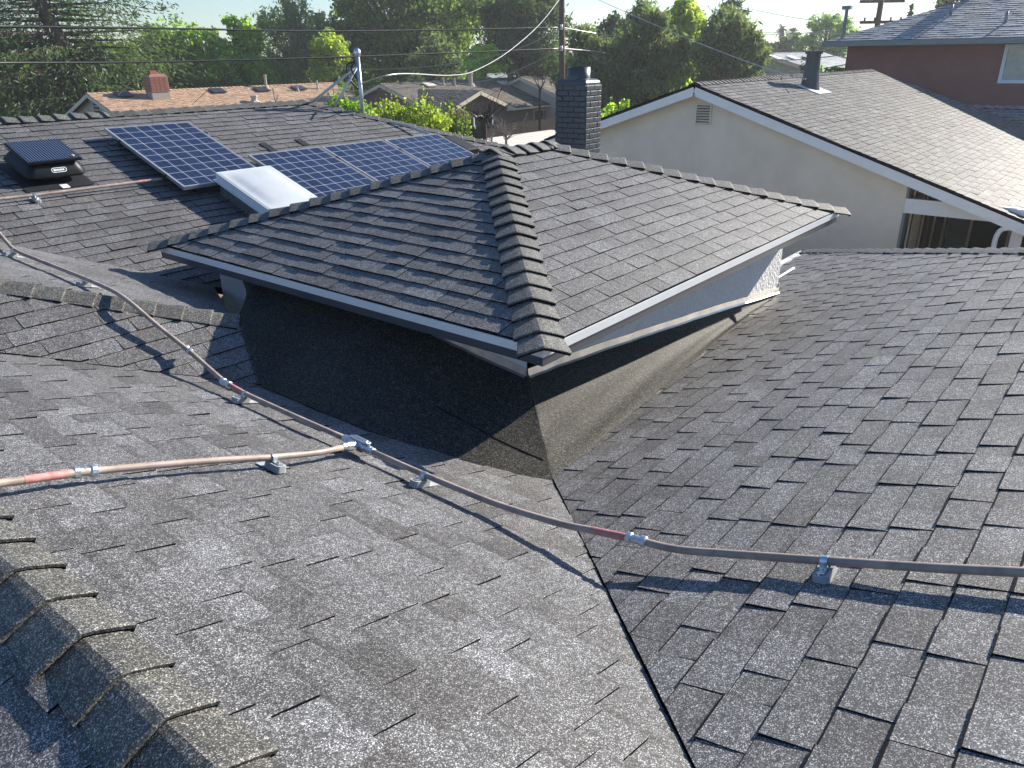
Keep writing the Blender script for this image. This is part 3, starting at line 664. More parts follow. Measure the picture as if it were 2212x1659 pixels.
# ---- conduits on supports
def surf(x, y, h, which): return {'L': onL, 'R': onR, 'M': onM}[which](x, y, h)
def on_c2(x, y, h=0):
    r = ray(x, y); return r*(((ce+n2*np.sign(n2[2])*h)@n2)/(r@n2))
PIPE_R = .0152; PHt = .062
keys = {}                                     # depth along the view at points where the run is held by a support
k_sup = [((30, 541), on_c2(30, 541, PHt)), ((190, 604), on_c2(190, 604, PHt)), ((530, 851), onL(530, 851, PHt)), ((772, 958), onL(772, 958, .060)), ((917, 1026), onL(917, 1026, PHt)), ((1781, 1211), onR(1781, 1211, PHt)), ((2211, 1236), onR(2211, 1236, PHt))]
def depth_at(x, lo, hi):
    (x0, p0), (x1, p1) = lo, hi; t0, t1 = 1/(p0@C_W), 1/(p1@C_W); f = (x-x0[0])/(x1[0]-x0[0]); return 1/(t0+(t1-t0)*f)
def free_pt(x, y):
    for lo, hi in zip(k_sup[:-1], k_sup[1:]):
        if lo[0][0] <= x <= hi[0][0]: r = ray(x, y); return r*depth_at(x, lo, hi)
def C1pt(x, y, h): return on_plane(x, y, aC1+h, 0, .47)
main_px = [(30, 541), (190, 604), (262, 636), (345, 708), (405, 755), (486, 826), (530, 851), (640, 901), (750, 949)]
mp = []
for x, y in main_px:
    if (x, y) in [(262, 636)]: mp.append(C1pt(x, y, .12))
    elif (x, y) in [(345, 708), (405, 755)]: mp.append(C1pt(x, y, .10 if x == 345 else .09))
    elif (x, y) == (486, 826): mp.append(onL(x, y, .078))
    elif (x, y) == (640, 901): mp.append(onL(x, y, .062))
    elif (x, y) == (750, 949): mp.append(onL(x, y, .061))
    else: mp.append([p for q, p in k_sup if q == (x, y)][0])
first = onM(2, 508, .08); mp = [first-(mp[0]-first)*.9, first]+mp
def tubething(name, path, mat, label, cat, r=PIPE_R, seg=12, group=None):
    mb = MB(); mb.tube(path, r, seg); o = mb.build(name, mat, None, smooth=True); return tag(o, label, cat, group)
pm = tubething('conduit_pipe', bend_path(mp, .20), M['pipe'], 'long weathered copper-coloured conduit coming down from the left to the junction fitting', 'conduit')
rp_px = [(800, 974), (917, 1026), (1080, 1093), (1222, 1135), (1300, 1149), (1372, 1165), (1455, 1187), (1600, 1198), (1781, 1211), (2000, 1226), (2211, 1236)]
rpts = []
for x, y in rp_px:
    f = [p for q, p in k_sup if q == (x, y)]
    rpts.append(f[0] if f else (onL(x, y, .060) if x == 800 else onR(x, y, .062) if x == 2000 else free_pt(x, y)))
rpts.append(rpts[-1]+(rpts[-1]-rpts[-2])*1.5)
pr = tubething('conduit_pipe', bend_path(rpts, .16), M['pipe'], 'brown conduit running from the junction fitting across the valley to the right edge', 'conduit')
bp_px = [(0, 1044), (180, 1019), (440, 996), (590, 988), (690, 978), (746, 965)]
bpts = [onL(x, y, .062) for x, y in bp_px]; bpts = [bpts[0]-(bpts[1]-bpts[0])*1.2]+bpts
pb = tubething('conduit_pipe', bend_path(bpts, .2), M['pipe'], 'tan conduit branch running from the left edge to the junction fitting, sunlit', 'conduit')
up = [onM(0, 430, .062), onM(75, 422, .062), onM(330, 389, .062), onM(372, 384, .062)]; up = [up[0]-(up[1]-up[0])*1.5]+up
pu = tubething('conduit_pipe', bend_path(up, .2), M['pipe'], 'pinkish conduit below the attic fan running under the lone solar panel', 'conduit')
def sleeve(parent, a_, b_, mat, r, name):
    mb = MB(); mb.tube([a_, b_], r, 22, caps=True); return mb.build(name, mat, parent)
def along(P, Q, f): return P+(Q-P)*f
def coupling(parent, P, Q, f):
    """compression coupling: two collars with nuts"""
    d = (Q-P)/np.linalg.norm(Q-P); c = along(P, Q, f); mb = MB()
    mb.tube([c-d*.045, c-d*.041, c-d*.022, c-d*.018], [.018, .0235, .0235, .019], 12); mb.tube([c+d*.018, c+d*.022, c+d*.041, c+d*.045], [.019, .0235, .0235, .018], 12); mb.tube([c-d*.02, c+d*.02], .0178, 12)
    return mb.build('coupling', M['zinc'], parent)
P6, P7 = bpts[1], bpts[2]
sleeve(pb, along(P6, P7, .26), along(P6, P7, .88), M['red_paint'], PIPE_R+.0008, 'red_mark'); coupling(pb, bpts[2]-(bpts[3]-bpts[2])*.02, bpts[3], .03)
i3 = rp_px.index((1300, 1149)); sleeve(pr, along(rpts[i3-1], rpts[i3], .72), along(rpts[i3], rpts[i3+1], .78), M['red_paint'], PIPE_R+.0008, 'red_mark'); coupling(pr, rpts[i3+1], rpts[i3+2], .03)
iB = 2+main_px.index((405, 755)); coupling(pm, mp[iB], mp[iB+1], .02); coupling(pm, mp[iB+1], mp[iB+2], .05)
iD = 2+main_px.index((530, 851)); sleeve(pm, along(mp[iD-1], mp[iD], .35), along(mp[iD-1], mp[iD], .8), M['red_paint'], PIPE_R+.0008, 'red_mark')
sleeve(pu, along(up[2], up[3], .86), along(up[2], up[3], .94), M['red_paint'], PIPE_R+.0008, 'red_mark')
# junction fitting
nLv = np.array([S3, 0, 1]); nLv /= np.linalg.norm(nLv)
tc = onL(776, 961, .062); d1 = rpts[0]-mp[-1]; d1 /= np.linalg.norm(d1); db = bpts[-1]-tc; db -= nLv*(db@nLv); db /= np.linalg.norm(db); side = np.cross(nLv, d1)
fit = thing('conduit_fitting', 'zinc T-shaped conduit junction fitting with oval cover plate', 'junction fitting', tc)
mb = MB(); lv = [(.11, .036, -.028), (.135, .05, -.018), (.14, .054, .0), (.14, .056, .026)]; V = []
for l_, w_, h in lv: V += [tc+d1*x+side*y+nLv*h for x, y in rrect(l_, w_, w_*.42)]
mb.add(V, [(i*n_+k, i*n_+(k+1) % n_, (i+1)*n_+(k+1) % n_, (i+1)*n_+k) for i in range(3) for k in range(n_)]+[tuple(range(3*n_, 4*n_)), tuple(range(n_-1, -1, -1))]); mb.build('body', M['zinc'], fit, smooth=True)
mb = MB(); V = []
for l_, w_, h in ((.152, .060, .0265), (.154, .062, .030), (.148, .056, .034), (.118, .030, .035), (.112, .026, .039)): V += [tc+d1*x+side*y+nLv*h for x, y in rrect(l_, w_, w_*.48)]
mb.add(V, [(i*n_+k, i*n_+(k+1) % n_, (i+1)*n_+(k+1) % n_, (i+1)*n_+k) for i in range(4) for k in range(n_)]+[tuple(range(4*n_, 5*n_))]); mb.build('cover', M['zinc'], fit)
for q in (mp[-1], rpts[0], bpts[-1]):
    d = q-tc; ln = np.linalg.norm(d); d /= ln; s_ = .06 if q is not bpts[-1] else .024; e = ln+.028
    mb = MB(); mb.tube([tc+d*s_, tc+d*(s_+.02), tc+d*(s_+.021), tc+d*(e-.03), tc+d*(e-.029), tc+d*(e-.004), tc+d*e], [.022, .022, .0245, .0245, .022, .022, .018], 8 if 0 else 12); mb.build('connector', M['zinc'], fit)
# supports: a block with a strap over the pipe
def support(label, pos, n_s, along_d, along_s):
    n_s = n_s/np.linalg.norm(n_s); d = along_d-n_s*(along_d@n_s); d /= np.linalg.norm(d); s_ = np.cross(n_s, d)*along_s
    base = pos-n_s*PHt
    t = thing('pipe_support', label, 'pipe support', base, 'pipe support blocks')
    bw, hh = .062, PHt-PIPE_R-.004; c0 = base
    # hollow block: four walls tapering up, rounded outer end, long side across the pipe
    mb = MB(); V = []; prof_o = rrect(.112, bw-.006, .016); prof_i = rrect(.086, bw-.028, .010)
    for prof_, h, sc_ in ((prof_o, .010, 1.0), (prof_o, hh, .95), (prof_i, hh, .97), (prof_i, hh-.025, .95)): V += [c0+s_*(x*sc_+.024)+d*(y*sc_)+n_s*h for x, y in prof_]
    mb.add(V, [(i*n_+k, i*n_+(k+1) % n_, (i+1)*n_+(k+1) % n_, (i+1)*n_+k) for i in range(3) for k in range(n_)]+[tuple(range(3*n_, 4*n_))]); mb.build('block', M['block'], t)
    mb = MB(); mb.box(c0+n_s*(.013)+s_*-.045, .07, .07, .003, s_, d); mb.build('base_sheet', M['block'], t)
    mb = MB(); V = []; K = 12
    for k in range(K+1):
        a_ = math.pi*(-.02+1.04*k/K); 
        for dd in (-.012, .012): V.append(base+n_s*(PHt+math.sin(a_)*(PIPE_R+.003))+s_*(math.cos(a_)*(PIPE_R+.003))+d*dd)
    fs = [(2*k, 2*k+1, 2*k+3, 2*k+2) for k in range(K)]
    mb.add(V, fs); q = base+s_*(PIPE_R+.026)+n_s*(hh+.004); mb.box(q, .046, .026, .004, s_, d); mb.tube([q, q+n_s*.010], .008, 6)
    q2 = base+s_*(PIPE_R+.0035)+n_s*(hh+.011); mb.box(q2, .004, .026, .022, s_, d)
    o = mb.build('strap', M['zinc'], t); sm = o.modifiers.new('thick', 'SOLIDIFY'); sm.thickness = .003
    return t
nRv = np.array([0, S3, 1.0]); nC2 = n2*np.sign(n2[2])
support('grey pipe support on the left conduit where it leaves the panel slope', k_sup[0][1], nC2, mp[3]-mp[2], -1)
support('grey pipe support on the left conduit above the cricket ridge', k_sup[1][1], nC2, mp[3]-mp[2], -1)
support('grey pipe support just up-pipe from the pop-up roof shadow, left of the fitting', k_sup[2][1], nLv, mp[iD+1]-mp[iD], -1)
support('grey pipe support just right of the zinc junction fitting', k_sup[4][1], nLv, rpts[2]-rpts[1], -1)
support('grey pipe support under the brown conduit on the right-hand slope', k_sup[5][1], nRv, rpts[9]-rpts[8], -1)
support('grey pipe support under the tan branch conduit, sunlit hollow end showing', bpts[4], nLv, bpts[5]-bpts[4], -1)
support('grey pipe support on the conduit below the attic fan', up[2], nM, up[3]-up[2], -1)
# ---- service mast with braces on the hip
mb0 = PM(8.28, 9.83); mastt = thing('service_mast', 'galvanised service mast with two angled braces on the far hip', 'mast', mb0)
rt = ray(768, 117); s_t = (8.29/rt[0]+9.86/rt[1])/2; mtop = rt*s_t; mtop[0], mtop[1] = 8.30, 9.87
mb = MB(); mb.tube([mb0-np.array([0, 0, .2]), mtop], .030, 12); mb.build('pole', M['mast'], mastt, smooth=True)
mb = MB(); mb.tube([mtop+np.array([0, 0, -.03]), mtop+np.array([0, 0, .02]), mtop+np.array([0, 0, .06]), mtop+np.array([0, 0, .085])], [.05, .055, .045, .02], 12); mb.build('weatherhead', M['zinc'], mastt, smooth=True)
bj = mb0+(mtop-mb0)*.82
for q in (PM(7.74, 10.36)+np.array([0, 0, .03]), PM(7.95, 10.12)+np.array([0, 0, .03])):
    mb = MB(); mb.tube([bj, q], .020, 8); mb.build('brace', M['mast'], mastt, smooth=True)
mb = MB(); mb.tube(smooth_path([mtop-np.array([.04, -.03, .1]), mtop+np.array([-.14, .1, -.16]), mtop+np.array([-.12, .1, -.34]), mtop+np.array([-.02, .02, -.5])], 6), .014, 6); mb.tube(smooth_path([mtop-np.array([.03, -.03, .1]), mtop+np.array([-.10, .05, -.22]), mtop+np.array([.02, -.02, -.46])], 6), .012, 6); mb.build('drip_loop', M['cable'], mastt, smooth=True)

# ================================================================== NEIGHBOURS
def prism_house(): pass
def rot_poly(*p): return [np.array(q, float) for q in p]
# ---- beige stucco house on the right
nb = thing('beige_house', 'beige stucco house with white rake trim, gable louver and weathered grey shingle roof', 'house', (16, 4, GROUND))
gU, gE = 16.0, 28.2; pV, pz = 7.93, -.60; eR, eLf = -1.6, 11.9
def zN(V): return pz-abs(V-pV)*S3
gslopeL = .36
mb = MB(); shingles(mb, [(gU-.28, pV, pz), (gE, pV, pz), (gE, eR, zN(eR)), (gU-.28, eR, zN(eR))], (1, 0, 0), seed=31, wid=(.2, .36), exposure=.15, t_hi=.013, tvar=.14, odd=.10, deck=.06)
mb.build('roof', [M['shingle_beige'], M['edge']], nb)
mb = MB(); shingles(mb, [(gU-.28, pV, pz), (gE, pV, pz), (gE, eLf, zN(eLf)), (gU-.28, eLf, zN(eLf))], (1, 0, 0), seed=32, wid=(.2, .36), exposure=.15, deck=.06); mb.build('roof', [M['shingle_beige'], M['edge']], nb)
mb = MB(); caps(mb, (gU-.28, pV, pz), (gE, pV, pz), (0, 1, -S3), (0, -1, -S3), seed=33, w=.15, exposure=.2); mb.build('ridge_cap', [M['shingle_beige'], M['edge']], nb)
wallR, wallL = 3.52, 11.3
mb = MB(); mb.add([(gU, wallR, GROUND), (gU, wallL, GROUND), (gU, wallL, zN(wallL)-.07), (gU, pV, pz-.07), (gU, wallR, zN(wallR)-.07), (gU+.2, wallR, GROUND), (gU+.2, wallL, GROUND), (gU+.2, wallL, zN(wallL)-.07), (gU+.2, pV, pz-.07), (gU+.2, wallR, zN(wallR)-.07)], [(4, 3, 2, 1, 0), (5, 6, 7, 8, 9), (0, 5, 9, 4), (1, 2, 7, 6), (2, 3, 8, 7), (3, 4, 9, 8)])
mb.box((gE-.4, 6, -4.6), .2, 9, 2.0); mb.box((22, 11.2, -3.9), 11.6, .2, 3.4)
wl = mb.build('wall', M['beige_stucco'], nb)
mb = MB()
for v0, v1 in ((pV, eR), (pV, eLf)):
    a_, b_ = np.array([gU-.27, v0, zN(v0)-.150]), np.array([gU-.27, v1, zN(v1)-.150]); mb.box((a_+b_)/2, np.linalg.norm(b_-a_)-.0, .035, .17, b_-a_, (1, 0, 0))
mb.build('rake_board', M['trim'], nb)
vt, vb = onU(1504, 225, gU-.02), onU(1533, 272, gU-.02)
lv_ = MB(); cV_, cZ_ = (vt[1]+vb[1])/2, (vt[2]+vb[2])/2; w_, h_ = vt[1]-vb[1]+.02, vt[2]-vb[2]
for s_ in (-1, 1): lv_.box((gU-.015, cV_+s_*(w_/2-.015), cZ_), .05, .03, h_)
for s_ in (-1, 1): lv_.box((gU-.015, cV_, cZ_+s_*(h_/2-.012)), .05, w_-.062, .024)
for k in range(7): lv_.box((gU-.012, cV_, cZ_-h_/2+.05+k*(h_-.08)/6.5), .045, w_-.064, .016, (1, 0, .7), (0, 1, 0))
lv_.build('louver', M['beige_stucco'], nb)
mb = MB(); mb.box((gU+.004-.006, cV_, cZ_), .01, w_-.06, h_-.05); mb.build('louver_back', M['black_matte'], nb)
# porch: recess side wall, sliding glass with grid, beam, post, downspout
bL, bR_ = onU(1959, 446, gU), onU(2161, 459, gU)
mb = MB(); zb = (onU(1959, 430, gU)[2]+onU(1957, 459, gU)[2])/2; hb = .27
vE = 1.70; mb.box((gU+.06, (wallR+vE)/2, zb), .14, wallR-vE, hb); pw = .16
mb.build('porch_beam', M['trim'], nb)
mb = MB(); mb.box((gU+.06, vE-.09, (zb+.12+GROUND)/2), .14, .18, zb+.12-GROUND); mb.build('porch_post', M['trim'], nb)
mb = MB(); mb.box((gU+2.2, wallR-.02, -3.9), 4.4, .05, 3.4); mb.box((gU+4.4, 1.9, -4.25), .12, 3.1, 2.6); mb.build('porch_wall', M['grey_trim'], nb)  # dark slate colour paints in the shade inside the porch
mb = MB(); mb.box((gU+2.0, wallR-.07, -3.75), 3.6, .03, 2.9); mb.box((gU+4.32, 2.2, -4.1), .03, 1.6, 2.2); mb.build('porch_glass', M['glass'], nb)
mb = MB()
for k in range(4): mb.box((gU+.25+k*1.15, wallR-.09, -3.75), .07, .03, 2.9)
for k in range(5): mb.box((gU+.55+k*.14, wallR-.089, -3.75), .012, .02, 2.9)
for k in range(7): mb.box((gU+.84, wallR-.0885, -2.5-k*.34), .7, .018, .012)
for v_ in (1.42, 2.2, 2.98): mb.box((gU+4.3, v_, -4.1), .03, .06, 2.2)
mb.build('porch_door_frame', M['cream_trim'], nb)
mb = MB(); sp = [onU(2211, 490, gU-.25)+np.array([0, -.6, .02]), onU(2211, 492, gU-.25), onU(2162, 494, gU-.25), onU(2150, 512, gU-.2), onU(2143, 545, gU-.2), onU(2140, 700, gU-.2)]
mb.tube(bend_path(sp, .12), .045, 8); mb.build('downspout', M['trim'], nb, smooth=True)
mb = MB(); mb.box((gU+.1, .35, -4.4), .14, .14, 2.4); mb.build('porch_post', M['trim'], nb)
# two-storey-high dark vent pipe on its roof
r_ = ray(1748, 190); s_ = ((pz+.0)-pV*S3)/(r_[2]-S3*r_[1]); vp = r_*s_; vp = np.array([vp[0], vp[1], zN(vp[1])])
k_ = vp@C_W/F_PX
mb = MB(); mb.tube([vp+np.array([0, 0, -.05]), vp+np.array([0, 0, .12]), vp+np.array([0, 0, .40]), vp+np.array([0, 0, .78])], [.25, .215, .18, .17], 14); mb.tube([vp+np.array([0, 0, .78]), vp+np.array([0, 0, .84])], .21, 14); mb.build('vent_pipe', M['flue'], nb, smooth=False)
mb = MB(); mb.box(vp+np.array([0, -.12, -.02]), .9, .62, .012, (1, 0, 0), (0, 1, S3)); mb.build('vent_flashing', M['trim'], nb)
# ---- maroon two-storey house
rh = thing('maroon_house', 'two-storey maroon stucco house with slate-blue hip roof and white window', 'house', (34, 3, GROUND))
rU = 31.0; rV1 = onU(1828, 120, rU)[1]; ez = onU(1900, 86, rU-.5)[2]-.02
mb = MB(); mb.box((rU+5, (rV1-14)/2, (ez+GROUND)/2), 10, rV1+14, ez-GROUND-.05); mb.build('wall', M['maroon'], rh)
e0 = .62; rid = 5+e0
A_ = np.array([rU-e0, rV1+e0, ez]); B_ = np.array([rU-e0, -16, ez]); C1_ = np.array([rU-e0+rid, rV1+e0-rid, ez+rid*.36]); D1_ = np.array([rU-e0+rid, -16, ez+rid*.36])
mb = MB(); shingles(mb, [A_, B_, D1_, C1_], (0, 1, 0), seed=41, exposure=.2, wid=(.3, .6), t_hi=.022, t_lo=.015, deck=.05); mb.build('roof', [M['shingle_slate'], M['edge']], rh)
mb = MB(); shingles(mb, [A_, C1_, A_+np.array([2*rid, 0, 0])], (1, 0, 0), seed=42, exposure=.2, wid=(.3, .6), t_hi=.022, t_lo=.015, deck=.05); mb.slab([C1_, D1_, D1_+np.array([rid, 0, -rid*.36]), A_+np.array([2*rid, 0, 0])], .05); mb.build('roof', [M['shingle_slate'], M['edge']], rh)
mb = MB(); mb.box((rU-e0-.04, (A_[1]-16)/2, ez-.085), .12, A_[1]+16+.1, .17); mb.box((rU-e0+rid, A_[1]+.04, ez-.085), 2*rid-.2, .12, .17); mb.slab([A_-[0, 0, .12], B_-[0, 0, .12], B_+[e0, 0, -.12], A_+[e0, 0, -.12]], .02); mb.build('gutter', M['grey_trim'], rh)
w0, w1 = onU(2172, 96, rU), onU(2154, 180, rU)
wy1, wz1, wz0 = (w0[1]+w1[1])/2, w0[2], w1[2]; ww = 1.9; cy_ = wy1-ww/2; cz_ = (wz0+wz1)/2; wh = wz1-wz0
mb = MB()
for s_ in (-1, 1): mb.box((rU-.03, cy_+s_*(ww/2-.05), cz_), .1, .1, wh); mb.box((rU-.03, cy_, cz_+s_*(wh/2-.05)), .1, ww-.202, .1)
mb.box((rU-.03, cy_, cz_), .08, .06, wh-.202); wf = mb.build('window', M['trim'], rh)
mb = MB(); mb.box((rU-.012, cy_, cz_), .02, ww-.2, wh-.2); mb.build('pane', M['curtain'], wf)
# roof furniture
q = onU(2050, 34, rU+2.6); 
mb = MB(); q = np.array([rU+3.6, onU(2090, 20, rU+3.6)[1], ez+(3.6+e0)*.36]); mb.box(q+np.array([0, 0, .35]), .5, .5, .8); mb.box(q+np.array([0, 0, .8]), .58, .58, .12); mb.build('roof_vent_stack', M['grey_trim'], rh)
for x_, y_ in ((2052, 34), (2170, 50)):
    r_ = ray(x_, y_); q = r_*((ez-(rU-e0)*.36)/(r_[2]-.36*r_[0])); mb = MB(); mb.tube([q-np.array([0, 0, .1]), q+np.array([0, 0, .35])], .05, 8); mb.build('vent_pipe', M['grey_trim'], rh, smooth=True)
q = np.array([rU-e0+.3, rV1+e0-.5, ez+.1]); mb = MB(); mb.tube([q, q+np.array([0, 0, .95])], .06, 8); mb.box(q+np.array([0, 0, .98]), .22, .3, .12); mb.build('vent_pipe', M['grey_trim'], rh)
# low front roof of the maroon house
zl = onU(2062, 229, 30.9)[2]; mb = MB(); y1 = onU(2062, 229, 30.9)[1]
shingles(mb, [(30.9, y1, zl), (30.9, -8, zl), (28.3, -8, zl-1.0), (28.3, y1+.4, zl-1.0)], (0, 1, 0), seed=43, exposure=.2, wid=(.3, .6), t_hi=.03, t_lo=.02, deck=.05); mb.build('roof', [M['shingle_slate'], M['edge']], rh)
mb = MB(); caps(mb, (30.88, y1, zl), (30.88, -8, zl), (1, 0, -.4), (-1, 0, -.4), seed=44, w=.2, exposure=.3, lift=.06, thick=.03); mb.build('ridge_cap', [M['shingle_slate'], M['edge']], rh)

def gable(t, x0, x1, yr, zr, half, slope, mats, wallmat, trimmat, seed, ov=.4, exp=.15, wid=(.25, .5), front=True):
    """ranch house wing with its ridge along x"""
    for sgn in (-1, 1):
        y = yr+sgn*half; mb = MB(); shingles(mb, [(x0-ov, yr, zr), (x1+ov, yr, zr), (x1+ov, y, zr-half*slope), (x0-ov, y, zr-half*slope)], (1, 0, 0), seed=seed+sgn, exposure=exp, wid=wid, t_hi=.02, t_lo=.012, tvar=.2, deck=.08); mb.build('roof', mats, t)
    mb = MB(); caps(mb, (x0-ov, yr, zr), (x1+ov, yr, zr), (0, 1, -slope), (0, -1, -slope), seed=seed, w=.17, exposure=.3, lift=.04, thick=.025); mb.build('ridge_cap', mats, t)
    h2 = half-.5; mb = MB()
    a_ = [(x0, yr-h2, GROUND), (x0, yr+h2, GROUND), (x0, yr+h2, zr-h2*slope-.1), (x0, yr, zr-.1), (x0, yr-h2, zr-h2*slope-.1)]; b_ = [(x1, y, z) for _, y, z in a_]
    mb.add(a_+b_, [(4, 3, 2, 1, 0), (5, 6, 7, 8, 9)]+[(i, (i+1) % 5, (i+1) % 5+5, i+5) for i in range(5)]); mb.build('wall', wallmat, t)
    mb = MB()
    for sgn in (-1, 1):
        for x in (x0-ov-.02, x1+ov+.02):
            p_, q_ = np.array([x, yr, zr-.13]), np.array([x, yr+sgn*half, zr-half*slope-.13]); mb.box((p_+q_)/2, np.linalg.norm(q_-p_), .04, .2, q_-p_, (1, 0, 0))
        mb.box(((x0+x1)/2, yr+sgn*half, zr-half*slope-.12), x1-x0+2*ov-.1, .05, .16)
    mb.build('trim_board', trimmat, t)
def slope_pt(x, y, yr, zr, slope):             # point on the slope that faces -y
    r = ray(x, y); return r*((zr-yr*slope)/(r[2]-slope*r[1]))
def low_vent(t, p, w=.55, mat='dark_alu'):
    mb = MB(); mb.box(np.array(p)+np.array([0, 0, .10]), w, w*.8, .06, (1, 0, 0), (0, 1, S3)); mb.box(np.array(p)+np.array([0, 0, .03]), w*.7, w*.55, .1, (1, 0, 0), (0, 1, S3)); mb.build('roof_vent', M[mat], t)
def pipe_vent(t, p, h, r, mat='tan_stucco'):
    mb = MB(); p = np.array(p); mb.tube([p-np.array([0, 0, .1]), p+np.array([0, 0, .06]), p+np.array([0, 0, .16]), p+np.array([0, 0, h])], [r*2.4, r*1.9, r, r], 10); 
    if r > .08: mb.tube([p+np.array([0, 0, h]), p+np.array([0, 0, h+.1])], r*1.3, 10)
    mb.build('vent_pipe', M[mat], t, smooth=False)
# ---- terracotta roofed house, upper left
oh = thing('terracotta_roof_house', 'ranch house with terracotta shingle roof and red brick chimney behind our far ridge', 'house', (30, 50, GROUND))
oy, oz = 50.0, -1.72
gable(oh, 21.6, 39.0, oy, oz, 5.2, .345, [M['shingle_orange'], M['edge']], M['tan_stucco'], M['cream_trim'], 51)
p = slope_pt(345, 212, oy, oz, .345); c = np.array([p[0], p[1], oz-(oy-p[1])*.345])
mb = MB(); mb.box(c+np.array([0, .1, .35]), 1.15, .75, 1.9); och = mb.build('chimney', M['brick_mortar'], oh); tag(och, 'red brick chimney')
mb = MB()
for k in range(10):
    z = c[2]+.40+k*.089
    for i in range(4):
        w_ = 1.15/4; mb.box((c[0]-1.15/2+w_*(i+.5)+(.0 if k % 2 else .0), c[1]+.1-.385, z), w_-.03, .05, .062)
    for s_ in (-1, 1):
        for i in range(3): mb.box((c[0]+s_*.585, c[1]+.1-.375+.25*(i+.5), z), .05, .21, .062)
mb.build('brick_face', M['red_brick'], och)
mb = MB(); mb.box(c+np.array([0, .1, 1.33]), 1.05, .66, .10, taper=.8); mb.box(c+np.array([-.15, .1, 1.46]), .42, .42, .24); mb.build('flue_tile', M['red_brick'], och)
for x, y in ((268, 207), (470, 199), (565, 196), (645, 193)): low_vent(oh, slope_pt(x, y, oy, oz, .345), .95)
for x, y, h in ((575, 190, .75), (686, 193, .62), (643, 197, .45)): pipe_vent(oh, slope_pt(x, y, oy, oz, .345), h, .09 if h > .7 else .06)
pipe_vent(oh, slope_pt(550, 222, oy, oz, .345), .35, .2)
q = onU(207, 228, 21.6-.03); mb = MB()
for k in range(6): mb.box((21.6-.03, q[1], q[2]+.45-k*.2), .06, .62, .1)
mb.build('louver', M['soffit'], oh)
# ---- brown house with the cross gable
bh = thing('brown_house', 'brown ranch house with cross gable, dark wall windows and tan pipe vents on its roof', 'house', (46, 42, GROUND))
by, bz = 44.0, -1.72; BS = [M['shingle_brown'], M['edge']]
gable(bh, 39.2, 58.0, by, bz, 5.6, .335, BS, M['brown_stucco'], M['cream_trim'], 61)
xg, zg, yg0, hg, sg = 41.25, -2.18, 37.0, 3.6, .345; yb = by-(bz-zg)/.335
for sgn in (-1, 1):
    x = xg+sgn*hg; mb = MB(); shingles(mb, [(xg, yg0-.35, zg), (xg, yb, zg), (x, yb-3.6, zg-hg*sg), (x, yg0-.35, zg-hg*sg)], (0, 1, 0), seed=63+sgn, exposure=.15, wid=(.25, .5), t_hi=.025, t_lo=.015, tvar=.2, lift=.03, deck=.08); mb.build('roof', BS, bh)
mb = MB(); mb.add([(xg-hg+.4, yg0, GROUND), (xg+hg-.4, yg0, GROUND), (xg+hg-.4, yg0, zg-(hg-.4)*sg-.1), (xg, yg0, zg-.1), (xg-hg+.4, yg0, zg-(hg-.4)*sg-.1), (xg-hg+.4, 42, GROUND), (xg+hg-.4, 42, GROUND), (xg+hg-.4, 42, zg-(hg-.4)*sg-.3), (xg-hg+.4, 42, zg-(hg-.4)*sg-.3)], [(0, 1, 2, 3, 4), (1, 6, 7, 2), (5, 0, 4, 8)]); mb.build('wall', M['brown_stucco'], bh)
mb = MB()
for sgn in (-1, 1):
    p_, q_ = np.array([xg, yg0-.37, zg-.12]), np.array([xg+sgn*hg, yg0-.37, zg-hg*sg-.12]); mb.box((p_+q_)/2, np.linalg.norm(q_-p_)+.05, .05, .24, q_-p_, (0, 1, 0))
mb.build('rake_board', M['cream_trim'], bh)
def window(t, px0, py0, px1, py1, V, frame, pane='glass', bars=1):
    a_, b_ = onV(px0, py0, V), onV(px1, py1, V); x0, x1, z1, z0 = a_[0], b_[0], a_[2], b_[2]; mb = MB(); cx_, cz2 = (x0+x1)/2, (z0+z1)/2
    for s_ in (-1, 1): mb.box((cx_+s_*(x1-x0)/2, V-.03, cz2), .1, .08, z1-z0+.1); mb.box((cx_, V-.03, cz2+s_*(z1-z0)/2), x1-x0-.102, .08, .1)
    for k in range(bars): mb.box((x0+(x1-x0)*(k+1)/(bars+1), V-.03, cz2), .07, .06, z1-z0-.102)
    f = mb.build('window', frame, t); mb = MB(); mb.box((cx_, V-.008, cz2), x1-x0-.05, .012, z1-z0-.05); mb.build('pane', M[pane], f)
window(bh, 1022, 252, 1063, 279, yg0-.02, M['trim']); window(bh, 1152, 239, 1194, 284, by-5.1, M['cream_trim'])
for x, y, h, r_ in ((958, 184, .55, .06), (982, 186, .5, .055), (1016, 184, .8, .16), (1093, 185, .4, .05)): pipe_vent(bh, slope_pt(x, y, by, bz, .335), h, r_)
for x, y in ((928, 186), (1088, 182), (1224-80, 179)): low_vent(bh, slope_pt(x, y, by, bz, .335), .95, 'cream_trim')
